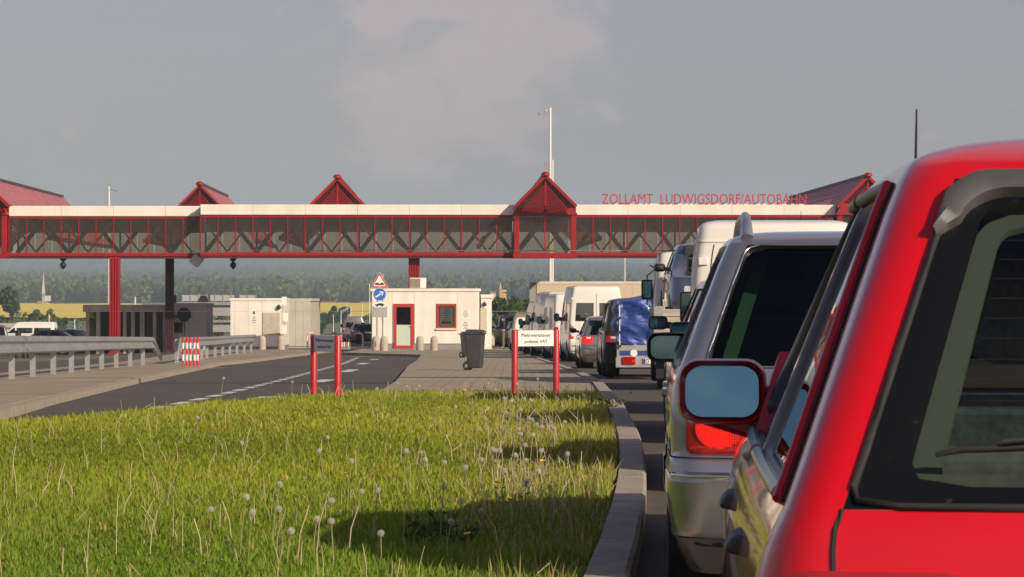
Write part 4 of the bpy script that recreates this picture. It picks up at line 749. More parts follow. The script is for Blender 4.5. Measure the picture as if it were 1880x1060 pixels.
guard_rail([gpt(322, 668), gpt(380, 658), gpt(430, 651), gpt(463, 647)], 'farther galvanised guard rail ending in front of the left white booth', True, False, 3.6)
# red and white poles
for k, px in enumerate((336, 343, 349.5, 357, 363)):
    p = gp(px, 673, .1); t = thing('striped_pole', ['leftmost striped red and white pole in front of the farther guard rail', 'second striped pole from the left in the cluster of five', 'middle striped pole of the cluster of five', 'second striped pole from the right in the cluster of five', 'rightmost striped red and white pole in the cluster of five'][k], 'marker pole', p, 0, 'striped poles between the guard rails')
    for j in range(5): MB().lathe([(.028, j * .15), (.028, j * .15 + .15)], 10).build('red_band' if j % 2 == 0 and j < 5 and j != 4 or j == 4 else 'white_band', M_sred if (4 - j) % 2 == 0 else M_swh, t, smooth=50)
# masts and poles
M_pole = mat('white_pole', (.72, .70, .65), .5)
def mast(px, top_py, d, r, head, label, name='light_mast'):
    x = wx(px, d); z = zg(d, x); h = EYE + (HY - top_py) / F * d - z; t = thing(name, label, 'light mast' if head else 'pole', (x, d, z)); MB().tube([(0, 0, -.2), (0, 0, h)], [r, r * .7], 10).build('shaft', M_pole, t, smooth=60)
    if head:
        s = head; MB().bar((0, 0, h - .05), (s * .5, 0, h - .25), .07).build('arm', M_galv, t)
        o = MB().box(-.32, .32, -.25, .25, -.09, .09, Matrix.Translation((s * .55, -.05, h - .32)) @ Matrix.Rotation(R(25 * s), 4, 'Y')).build('lamp_head', M_galv, t, bevel=.03); MB().box(-.27, .27, -.2, .2, -.11, -.092, Matrix.Translation((s * .55, -.05, h - .32)) @ Matrix.Rotation(R(25 * s), 4, 'Y')).build('lens', M_swh, o)
mast(1010, 198, 205, .13, -1, 'tall white floodlight mast rising behind the bridge bay'); mast(1014.5, 294, 290, .13, -1, 'farther floodlight mast just behind the tall one'); mast(200, 343, 316, .16, 1, 'white floodlight mast beside the left red column'); mast(1147, 392, 400, .1, -1, 'thin distant mast seen below the bridge above the vans')
for px, py, d, lab in ((576.5, 582, 330, 'white pole nearest the dark side of the left booth'), (612, 578, 320, 'white pole behind the right post of the sideways sign'), (626, 570, 300, 'white pole left of the pole with the small lamp'), (665, 558, 280, 'white pole right of the pole with the small lamp'), (678.5, 521, 260, 'tallest white pole touching the left edge of the traffic signs')): mast(px, py, d, .055, 0, lab, 'thin_pole')
mast(644, 563, 280, .05, -1, 'white pole with a small lamp arm between the booths', 'thin_pole')
for px, py, d, lab in ((90, 577, 420, 'white pole above the cars at the far left'), (137, 587, 400, 'short white pole left of the pavilion'), (310, 522, 330, 'slim pole above the grey container roof'), (248, 545, 300, 'slim mast with a cross arm above the pavilion')): mast(px, py, d, .09, 0, lab, 'thin_pole')
# octagon and triangle sign seen from behind
D6 = 171.0; x6 = wx(338, D6); z6 = zg(D6, x6); s6 = F / D6; t = thing('octagonal_sign', 'black back of an octagonal sign on a thin post by the container', 'traffic sign', (x6, D6, z6)); hz = EYE + (HY - 578) / s6 - z6; M_bk2 = mat('sign_back_black', (.012, .012, .014), .7)
MB().prism([(.43 * math.cos(R(22.5 + 45 * k)), hz + .43 * math.sin(R(22.5 + 45 * k))) for k in range(8)], -.03, 0).build('plate', M_bk2, t); MB().tube([(.05, .03, -.2), (.02, .03, hz)], .03, 8).build('post', M_bk2, t)
D7 = 222; x7 = wx(373, D7); z7 = zg(D7, x7); t = thing('triangular_sign', 'black back of a triangular sign against the grey gantry', 'traffic sign', (x7, D7, z7)); hz = EYE + (HY - 555) * D7 / F - z7; MB().prism([(-.42, hz), (.42, hz), (.2, hz + .5), (-.2, hz + .5)], -.02, 0).build('plate', M_bk2, t); MB().tube([(0, .03, -.2), (0, .03, hz + .1)], .035, 8).build('post', M_bk2, t)
# lane barriers between the booths
D8 = 147.0; z8 = zg(D8, -8); s8 = F / D8; hb = lambda py: EYE + (HY - py) / s8 - z8
def pipe(name, label, cat, px, pts, m_, r=.04):
    t = thing(name, label, cat, (wx(px, D8), D8, z8), BYAW); MB().tube([((x - px) / s8, 0, hb(y)) for x, y in pts], r, 8).build('pipe', m_, t, smooth=60); return t
t = pipe('hoop_barrier', 'white bent hoop rail just left of the sideways sign', 'barrier', 563, ((564, 646), (564, 616), (566, 612.5), (570, 611.5), (576, 611.5)), M_pole); MB().tube([(0.03, .1, 0), (.03, .1, hb(620))], .05, 8).build('foot', M_blk, t)
t = pipe('lane_barrier', 'white and red barrier bar across the lane between the booths', 'barrier', 595, ((594, 612.5), (634, 612.5)), M_pole, .06); MB().box((610 - 595) / s8, (617 - 595) / s8, -.07, .07, hb(613.5) - .02, hb(611) + .02).build('red_band', M_sred, t); MB().box((635.5 - 595) / s8, (636.5 - 595) / s8, -.05, .05, 0, hb(612.5)).build('post', M_galv, t); MB().box((594 - 595) / s8, (596 - 595) / s8, -.05, .05, 0, hb(612.5)).build('post', M_galv, t)
t = pipe('hoop_barrier', 'white bent hoop rail beside the silver cars in the lane', 'barrier', 664, ((655, 612.5), (662, 612.5), (665, 614), (666, 620), (666, 646)), M_pole)
t = thing('barrier_board', 'low board with red and white stripes in the lane', 'barrier', (wx(627, D8 + 3), D8 + 3, zg(D8 + 3, -8)), BYAW)
for k in range(8): MB().box(k * .055, k * .055 + .053, 0, .04, hb(638), hb(629)).build('stripe', M_sred if k % 2 else M_swh, t)
MB().box(-.01, .45, .041, .07, -.1, hb(629)).build('backing', M_galv, t)
# far left: low white hall and dark drums
D9 = 300.0; t = thing('low_hall', 'long low cream hall at the left picture edge', 'building', (wx(-60, D9), D9, zg(D9, -45)), BYAW); s9 = F / D9; h9 = EYE + (HY - 598) / s9 - zg(D9, -45)
MB().box(0, 137 / s9, 0, 6, 0, h9 - .2).build('wall', M_cream, t); MB().box(-.1, 138 / s9, -.3, 6.3, h9 - .2, h9 + .2).build('roof', mat('grey_roof', (.42, .40, .36), .8), t)
t = thing('hedge', 'low green hedge in front of the cream hall', 'hedge', (wx(40, 290), 290, zg(290, -50))); V, T, C = leaf_cloud(700, lambda r, n: np.stack([r.uniform(-5, 5, n), r.uniform(-.5, .5, n), r.uniform(.2, 1.2, n)], 1), .35, MG, 77); sh('foliage', raw_mesh('foliage', V, T, M_leaf, C), t)
D10 = 150.0; z10 = zg(D10, -25); bkd = mat('drum_black', (.02, .018, .022), .6)
t = thing('flared_drum', 'dark silhouetted drum with flared top left of the red car', 'drum', (wx(33.5, D10), D10, z10)); s10 = F / D10; q = EYE + (HY - 608) / s10 - z10
MB().lathe([(.26, 0), (.27, q - .62), (.20, q - .55), (.16, q - .3), (.15, q - .14), (.20, q - .02), (.19, q)], 14).build('body', bkd, t, smooth=50); MB().lathe([(.2, q), (.17, q + .02), (0, q + .02)], 14).build('cap', bkd, t)
for px, lab in ((46, 'dark round topped drum right of the flared one'), (53.5, 'dark round topped drum nearest the red car')):
    t = thing('round_drum', lab, 'drum', (wx(px, D10), D10, z10)); q = EYE + (HY - 618) / s10 - z10; MB().lathe([(.12, 0), (.125, q - .12), (.09, q - .03), (0, q)], 12).build('body', bkd, t, smooth=50)
# ================================================================== VEHICLES
def paint(name, col, metal=0.0, rough=.32, flake=0.0): return mat(name, col, rough, metal, coat=1.0, var=.05, vscale=1.5)
M_rub = mat('black_rubber', (.012, .012, .013), .7); M_plast = mat('dark_plastic', (.022, .022, .023), .55, var=.1); M_tyre = mat('tyre', (.016, .016, .016), .85, bump=.2, bscale=60); M_rim = mat('rim_alloy', (.45, .45, .45), .35, metal=.8); M_chrome = mat('chrome', (.75, .75, .75), .12, metal=1.0)
M_cglass = glass('car_glass', (.86, .94, .88), .88, (1, 1, 1), .01, 1.45); M_cglass_dk = glass('dark_car_glass', (.55, .62, .58), .55, (1, 1, 1), .01, 1.42); M_trim = mat('seat_cloth', (.035, .036, .038), .9, var=.2, vscale=20); M_beige = mat("inner_trim", (.60, .58, .50), .9); M_plate = mat('number_plate', (.75, .74, .70), .4); M_eu = mat('plate_blue', (.02, .06, .35), .4)
M_tail = mat('tail_lens', (.36, .008, .008), .15, coat=1); M_taillit = mat('brake_lit', (.6, .01, .008), .2, emit=(1, .03, .015), estr=.5); M_clear = mat('clear_lens', (.62, .60, .56), .2, coat=1); M_amber = mat('amber_lens', (.6, .2, .02), .2, coat=1)
def mono(xs, ys):
    """monotone cubic through (xs, ys)"""
    xs = [float(v) for v in xs]; ys = [float(v) for v in ys]; h = [b - a for a, b in zip(xs, xs[1:])]; dl = [(b - a) / q for a, b, q in zip(ys, ys[1:], h)]; m = [0.0] * len(xs); m[0], m[-1] = dl[0], dl[-1]
    for i in range(1, len(xs) - 1): m[i] = 0 if dl[i - 1] * dl[i] <= 0 else 2 * dl[i - 1] * dl[i] / (dl[i - 1] + dl[i])
    def f(t):
        i = int(min(max(math.ceil(t) - 1, 0), len(xs) - 2)); s = (t - xs[i]) / h[i]; return (1 + 2 * s) * (1 - s) ** 2 * ys[i] + s * (1 - s) ** 2 * h[i] * m[i] + s * s * (3 - 2 * s) * ys[i + 1] + s * s * (s - 1) * h[i] * m[i + 1]
    return f
class Shell:
    def __init__(s, keys, rear_f, pill, belt_k, roof_k, front_f=(0, .5, .9, 1), sb=.03, nsub=3, nc=6, step=.1, side='all'):
        s.C = {}; s.keys = keys; s.nk = len(keys); s.fs = [mono(range(s.nk), [k[j] for k in keys]) for j in range(8)]; s.nsub = nsub; s.sb = sb; s.nc = nc; s.zb, s.zt = keys[belt_k][0], keys[roof_k][0]
        def fine(fr, n):
            out = []; idx = [0]
            for a, b in zip(fr[:-1], fr[1:]): out += [a + (b - a) * k / n for k in range(n)]; idx.append(len(out))
            return out + [fr[-1]], idx
        s.rf, s.ridx = fine(list(rear_f), 4); s.ff, s.fidx = fine(list(front_f), 3); s.pl = []; s.pidx = []
        for a, b in zip(pill[:-1], pill[1:]):
            n = max(1, int(math.ceil((b[0] - a[0]) / step))); s.pidx.append(len(s.pl)); s.pl += [(a[0] + (b[0] - a[0]) * k / n, a[1] + (b[1] - a[1]) * k / n) for k in range(n)]
        s.pidx.append(len(s.pl)); s.pl.append(pill[-1]); s.p0 = len(s.rf) + nc - 1; s.pidx = [i + s.p0 for i in s.pidx]; s.p1 = s.p0 + len(s.pl)      # side points are p0 .. p1-1
        s.T = [k + j / nsub for k in range(s.nk - 1) for j in range(nsub)] + [s.nk - 1]; s.O = [s.outline(t) for t in s.T]; s.N = len(s.O[0])
        s.front0 = s.p1 + nc - 1
    def cached(s, t):
        if t not in s.C: s.C[t] = s.outline(t)
        return s.C[t]
    def par(s, t): return [f(t) for f in s.fs]
    def outline(s, t):
        z, w, yr, yf, rr, rf, br_, bf = s.par(t); wc = w * (1 - s.sb); rr = min(rr, wc * .9); rf = min(rf, wc * .9); P = []
        for f in s.rf: P.append((f * (wc - rr), yr + br_ * f * f))
        for k in range(1, s.nc): a = math.pi / 2 * k / s.nc; P.append((wc - rr + rr * math.sin(a), yr + br_ + rr - rr * math.cos(a)))
        lo, hi = yr + br_ + rr, yf - bf - rf; tt = min(max((z - s.zb) / (s.zt - s.zb), 0), 1); n = len(s.pl); c = .5 * (lo + hi); hh = max(.5 * (hi - lo), .01)
        for i, (a, b) in enumerate(s.pl):
            y = a + (b - a) * tt; y = min(max(y, lo + .0015 * i), hi - .0015 * (n - i)); q = (y - c) / hh; P.append((wc + w * s.sb * (1 - q * q), y))
        for k in range(1, s.nc): a = math.pi / 2 * k / s.nc; P.append((wc - rf + rf * math.cos(a), yf - bf - rf + rf * math.sin(a)))
        for f in reversed(s.ff): P.append((f * (wc - rf), yf - bf * f * f))
        return [Vector((-x, y, z)) for x, y in P]
    def P(s, p, t):
        o = s.cached(t); q = abs(p); i = int(min(q, len(o) - 2)); v = o[i].lerp(o[i + 1], q - i); 
        return v if p >= 0 else Vector((-v.x, v.y, v.z))
    def t_of(s, z):
        lo, hi = 0.0, s.nk - 1.0
        for _ in range(40):
            m = .5 * (lo + hi)
            if s.fs[0](m) < z: lo = m
            else: hi = m
        return lo
    def p_of_x(s, x, t):
        o = s.cached(t)
        for i in range(s.p0):
            if abs(o[i + 1].x) >= abs(x): a, b = abs(o[i].x), abs(o[i + 1].x); p = i + (abs(x) - a) / max(b - a, 1e-6); return p if x <= 0 else -p
        return s.p0 if x <= 0 else -s.p0
    def p_of_y(s, y, t, sgn=1):
        o = s.cached(t)
        for i in range(s.p0, s.p1):
            if o[i + 1].y >= y: return sgn * (i + (y - o[i].y) / max(o[i + 1].y - o[i].y, 1e-6))
        return sgn * s.p1
    def body(s, holes, wheels, Ra):
        """holes: (k0, k1, pa, pb, sides) in key levels and fine perimeter indices"""
        V = []; Fc = []; N = s.N; nl = len(s.O); col = {}
        for l in range(nl):
            for i in range(N): V.append(s.O[l][i].copy())
            for i in range(N): v = s.O[l][i].copy(); v.x = -v.x; V.append(v)
        def ins(v): return any((v.y - y) ** 2 + (v.z - z) ** 2 < Ra * Ra for y, z in wheels)
        flag = [ins(v) and abs(v.x) > .5 * s.keys[1][1] for v in V]
        for l in range(nl - 1):
            for side in (0, 1):
                for i in range(N - 1):
                    if any(k0 * s.nsub <= l < k1 * s.nsub and pa <= i < pb and (sd == 'B' or sd == 'LR'[side]) for k0, k1, pa, pb, sd in holes): continue
                    b = l * 2 * N + side * N; q = (b + i, b + i + 1, b + 2 * N + i + 1, b + 2 * N + i)
                    if s.p0 - 1 <= i <= s.p1 and all(flag[j] for j in q): continue
                    Fc.append(q if side else q[::-1])
        for j, v in enumerate(V):
            if flag[j]:
                y, z = min(wheels, key=lambda w: (v.y - w[0]) ** 2 + (v.z - w[1]) ** 2); d = Vector((0, v.y - y, v.z - z)); L = d.length
                if L > .01: v.y = y + d.y / L * Ra; v.z = z + d.z / L * Ra
        used = sorted({i for f in Fc for i in f}); mp_ = {a: k for k, a in enumerate(used)}; m = MB(); m.add([V[i] for i in used], [tuple(mp_[i] for i in f) for f in Fc]); m.weld = True; return m
def shell_mesh(mb, name, m, ang=38):
    me = bpy.data.meshes.new(name); me.from_pydata(mb.v, [], mb.f); bm = bmesh.new(); bm.from_mesh(me); bmesh.ops.remove_doubles(bm, verts=bm.verts, dist=.0008); bmesh.ops.dissolve_degenerate(bm, edges=bm.edges, dist=.0005)
    bmesh.ops.recalc_face_normals(bm, faces=bm.faces); bm.to_mesh(me); bm.free(); me.shade_smooth(); me.set_sharp_from_angle(angle=R(ang)); me.materials.append(m); return me
def gridS(G):
    """arc-length surface function over a grid of points G[row][col]"""
    A = [[Vector(p) for p in r] for r in G]; nr, nc = len(A), len(A[0])
    def cum(L):
        o = [0.0]
        for a, b in zip(L, L[1:]): o.append(o[-1] + max((b - a).length, 1e-6))
        return o
    cu = cum(A[nr // 2]); cv = cum([r[nc // 2] for r in A]); W_, H_ = cu[-1], cv[-1]
    def loc(c, x):
        i = min(max(bisect.bisect_right(c, x) - 1, 0), len(c) - 2); return i, min(max((x - c[i]) / (c[i + 1] - c[i]), 0), 1)
    def S(u, v):
        i, f = loc(cu, u * W_); j, g = loc(cv, v * H_)
        return A[j][i].lerp(A[j][i + 1], f).lerp(A[j + 1][i].lerp(A[j + 1][i + 1], f), g)
    return S, W_, H_
def loop_pts(W_, H_, inset, rad, K=14):
    """rounded rectangle in unit coordinates, K points a side"""
    sq = [(k / K, 0) for k in range(K)] + [(1, k / K) for k in range(K)] + [(1 - k / K, 1) for k in range(K)] + [(0, 1 - k / K) for k in range(K)]; iu, iv = inset if isinstance(inset, tuple) else (inset, inset); iu /= W_; iv /= H_; out = []
    w, h = W_ * (1 - 2 * iu), H_ * (1 - 2 * iv)
    for u, v in sq:
        x, y = u * w, v * h
        if rad > 0:
            cx_ = min(max(x, rad), w - rad); cy_ = min(max(y, rad), h - rad); dx, dy = x - cx_, y - cy_; L = math.hypot(dx, dy)
            if L > 1e-9 and abs(dx) > 1e-9 and abs(dy) > 1e-9: x, y = cx_ + dx / L * rad, cy_ + dy / L * rad
        out.append((iu + x / W_, iv + y / H_))
    return out
CEN = Vector((0, 2.0, .8))
def surf_pt(S, u, v, dep):
    e = .012; u0, u1, v0, v1 = max(u - e, 0), min(u + e, 1), max(v - e, 0), min(v + e, 1); n = (S(u1, v) - S(u0, v)).cross(S(u, v1) - S(u, v0))
    if n.length < 1e-9: n = Vector((0, 0, 1))
    n.normalize(); p = S(u, v)
    if n.dot(p - CEN) > 0: n = -n
    return p + n * dep
def window_parts(G, parent, inset=.018, rad=.05, depth=.012, gl_m=None, fr_m=None, name='window', seal='seal'):
    S, W_, H_ = gridS(G); rad = min(rad, .45 * min(W_, H_)); L0 = loop_pts(W_, H_, 0, 0); L1 = loop_pts(W_, H_, inset, rad); K = len(L0); m = MB()
    vs = [surf_pt(S, u, v, -.001) for u, v in L0] + [surf_pt(S, a[0] * .5 + b[0] * .5, a[1] * .5 + b[1] * .5, depth * .2) for a, b in zip(L0, L1)] + [surf_pt(S, u, v, depth) for u, v in L1]
    m.add(vs, [(r * K + k, r * K + (k + 1) % K, (r + 1) * K + (k + 1) % K, (r + 1) * K + k) for r in (0, 1) for k in range(K)])
    g = MB(); rings = [1, .75, .45, .15]; vs = []
    for q in rings: vs += [surf_pt(S, .5 + (u - .5) * q, .5 + (v - .5) * q, depth) for u, v in L1]
    n = len(vs); vs.append(surf_pt(S, .5, .5, depth)); g.add(vs, [(r * K + k, r * K + (k + 1) % K, (r + 1) * K + (k + 1) % K, (r + 1) * K + k) for r in range(len(rings) - 1) for k in range(K)] + [((len(rings) - 1) * K + k, (len(rings) - 1) * K + (k + 1) % K, n) for k in range(K)])
    o = g.build(name, gl_m or M_cglass, parent, smooth=80); m.build(seal, fr_m or M_rub, o, smooth=50); return o, S, W_, H_
def lens_part(G, parent, m_, off=.012, rad=.03, name='tail_light', edge=.015):
    S, W_, H_ = gridS(G); rad = min(rad, .45 * min(W_, H_)); L0 = loop_pts(W_, H_, 0, rad); L1 = loop_pts(W_, H_, min(edge, .3 * min(W_, H_)), rad * .8); K = len(L0); vs = [surf_pt(S, u, v, .004) for u, v in L0] + [surf_pt(S, u, v, -off * .7) for u, v in L0]
    for q in (1, .6, .25): vs += [surf_pt(S, .5 + (u - .5) * q, .5 + (v - .5) * q, -off) for u, v in L1]
    n = len(vs); vs.append(surf_pt(S, .5, .5, -off)); m = MB(); m.add(vs, [(r * K + k, r * K + (k + 1) % K, (r + 1) * K + (k + 1) % K, (r + 1) * K + k) for r in range(4) for k in range(K)] + [(4 * K + k, 4 * K + (k + 1) % K, n) for k in range(K)]); return m.build(name, m_, parent, smooth=50)
def region(s, pa, pb, ta, tb, n=10, m=8): return [[s.P(pa + (pb - pa) * i / n, ta + (tb - ta) * j / m) for i in range(n + 1)] for j in range(m + 1)]
def rear_region(s, xa, xb, za, zb, n=10, m=8):
    out = []
    for j in range(m + 1): z = za + (zb - za) * j / m; t = s.t_of(z); out.append([s.P(s.p_of_x(xa + (xb - xa) * i / n, t), t) for i in range(n + 1)])
    return out
def side_region(s, ya, yb, za, zb, sgn, n=8, m=6):
    out = []
    for j in range(m + 1): z = za + (zb - za) * j / m; t = s.t_of(z); out.append([s.P(s.p_of_y(ya + (yb - ya) * i / n, t, sgn), t) for i in range(n + 1)])
    return out
WH = {}
def wheel(parent, x, y, r, w):
    key = (round(r, 3), round(w, 3))
    if key not in WH:
        h = w / 2; ty = MB().lathe([(r * .62, -h * .8), (r * .8, -h), (r * .95, -h * .93), (r, -h * .7), (r * 1.003, 0), (r, h * .7), (r * .95, h * .93), (r * .8, h), (r * .62, h * .8)], 28, 'x', cap=False).mesh('tyre', M_tyre, 40)
        rm = MB(); rm.lathe([(r * .62, -h * .7), (r * .60, -h * .85), (r * .5, -h * .55), (r * .25, -h * .6), (r * .12, -h * .75), (0, -h * .75)], 20, 'x', cap=False)
        for k in range(6): a = k * math.pi / 3; rm.bar((-h * .7, r * .12 * math.cos(a), r * .12 * math.sin(a)), (-h * .7, r * .56 * math.cos(a), r * .56 * math.sin(a)), r * .12, h * .2, up=(1, 0, 0))
        WH[key] = (ty, rm.mesh('rim', M_rim, 40))
    ty, rm = WH[key]; o = sh('wheel', ty, parent, (x, y, r), (0, 0, 0 if x < 0 else math.pi)); sh('rim', rm, o); return o
def mirror(parent, s, x, y, z, w, h, m_, back=True, arm=.08, tilt=0.0, out=0.0):
    """door mirror: housing with an opening to the rear and a reflecting pane; s = side sign (-1 left)"""
    t = MB(); K = 12; L = loop_pts(w, h, 0, h * .32); n = len(L); f = lambda u, v, sc, yy: (x + s * arm + s * (u * w - 0), yy, z + (v - .5) * h)
    vs = []
    for sc, yy in ((1.0, 0), (1.06, .02), (1.0, .06), (.72, .11), (.3, .135)):
        vs += [(x + s * (arm + w * .5 + (u - .5) * w * sc), y + yy, z + (v - .5) * h * sc) for u, v in L]
    t.add(vs, [(r * n + k, r * n + (k + 1) % n, (r + 1) * n + (k + 1) % n, (r + 1) * n + k) for r in range(4) for k in range(n)] + [tuple(range(4 * n, 5 * n))])
    inn = [(x + s * (arm + w * .5 + (u - .5) * w * .88), y + .03, z + (v - .5) * h * .83) for u, v in L]; b = len(t.v); t.v += [tuple(v) for v in inn]; t.f += [(k, (k + 1) % n, b + (k + 1) % n, b + k) for k in range(n)]
    o = t.build('door_mirror', m_, parent, smooth=50); g = MB(); g.add([(x + s * (arm + w * .5 + (u - .5) * w * .87), y + .022 - (v - .5) * h * tilt * -1 + (u - .5) * w * out, z + (v - .5) * h * .82) for u, v in L], [tuple(range(n))]); g.build('mirror_glass', MATS.get('mirror_glass') or mat('mirror_glass', (.62, .72, .74), .02, metal=1.0), o)
    a = MB(); a.add([(x + s * arm * 1.15, y + .03, z - h * .42), (x + s * arm * 1.15, y + .10, z - h * .42), (x + s * arm * 1.15, y + .10, z + h * .1), (x + s * arm * 1.15, y + .03, z + h * .1), (x - s * .03, y + .05, z - h * .55), (x - s * .03, y + .16, z - h * .55), (x - s * .03, y + .16, z + h * .0), (x - s * .03, y + .05, z + h * .0)], [(0, 1, 2, 3), (4, 7, 6, 5), (0, 4, 5, 1), (1, 5, 6, 2), (2, 6, 7, 3), (3, 7, 4, 0)]); a.build('mirror_arm', m_, o, bevel=.008); return o
def seat(parent, x, y, z, m_=None, head=True, w=.5):
    m_ = m_ or M_trim; o = MB().box(x - w / 2, x + w / 2, y, y + .5, z, z + .16).build('seat', m_, parent, bevel=.04); MB().add([(x - w * .48, y, z + .1), (x + w * .48, y, z + .1), (x + w * .48, y + .14, z + .1), (x - w * .48, y + .14, z + .1), (x - w * .38, y - .14, z + .64), (x + w * .38, y - .14, z + .64), (x + w * .38, y - .05, z + .64), (x - w * .38, y - .05, z + .64)], [(0, 3, 2, 1), (4, 5, 6, 7), (0, 1, 5, 4), (1, 2, 6, 5), (2, 3, 7, 6), (3, 0, 4, 7)]).build('backrest', m_, o, bevel=.05)
    if head: MB().box(x - .13, x + .13, y - .19, y - .08, z + .68, z + .86).build('headrest', m_, o, bevel=.05)
def plate(parent, s, z, w=.52, h=.11, txt=None):
    t = s.t_of(z); y = s.P(0, t).y; o = MB().box(-w / 2, w / 2, y - .022, y - .004, z - h / 2, z + h / 2).build('number_plate', M_plate, parent, bevel=.003); MB().box(-w / 2 + .004, -w / 2 + .045, y - .0245, y - .0225, z - h / 2 + .004, z + h / 2 - .004).build('country_band', M_eu, o); return o
def car_keys(L, hw, H, rake, hood, wrake, belt=.9, tumble=.24, rr=.14):
    c = L - hood; e = H - .12
    return [(.17, hw * .92, .12, L - .14, rr, .28, .05, .14), (.30, hw * .98, .03, L - .03, rr, .26, .06, .16), (.46, hw, 0, L, rr, .26, .06, .17), (.60, hw, .02, L - .02, rr, .26, .06, .17), (.64, hw * .995, .065, L - .06, rr, .26, .06, .16), (.76, hw * .99, .085, L - .14, rr, .26, .06, .14), (belt - .05, hw * .965, .11, L - .28, rr, .24, .06, .10), (belt, hw * .94, .14, c + .06, rr * .9, .2, .06, .10), (e, hw * (1 - tumble), .14 + rake, c - wrake, .11, .15, .05, .08), (H - .055, hw * (.94 - tumble), .20 + rake, c - wrake - .1, .12, .15, .05, .06), (H - .02, hw * (.75 - tumble), .40 + rake, c - wrake - .3, .12, .12, .04, .04), (H, hw * (.45 - tumble), .7 + rake, c - wrake - .6, .05, .05, .02, .02), (H + .003, .02, 1.0 + rake, c - wrake - .8, .005, .005, 0, 0)]
def van_keys(L, hw, H, hood, wrake, belt=1.05, tumble=.12, rr=.10):
    c = L - hood; e = H - .22
    return [(.28, hw * .93, .10, L - .12, rr, .25, .03, .12), (.42, hw * .985, .02, L - .02, rr, .22, .03, .14), (.60, hw, 0, L, rr, .22, .03, .14), (.72, hw, .01, L - .02, rr, .22, .03, .14), (.76, hw, .03, L - .04, rr, .22, .03, .14), (belt - .12, hw * .99, .04, L - .2, rr, .22, .03, .12), (belt, hw * .985, .045, c, rr, .2, .03, .1), (belt + (e - belt) * .62, hw * (1 - tumble * .5), .07, c - wrake * .7, rr, .18, .03, .1), (e, hw * (1 - tumble), .10, c - wrake, rr * 1.1, .18, .03, .1), (H - .07, hw * (.97 - tumble), .13, c - wrake - .2, rr * 1.2, .2, .03, .08), (H - .022, hw * (.88 - tumble), .24, c - wrake - .5, .12, .2, .02, .05), (H, hw * .6, .6, c - wrake - 1, .05, .05, .01, .01), (H + .003, .02, 1.4, c - wrake - 1.4, .005, .005, 0, 0)]
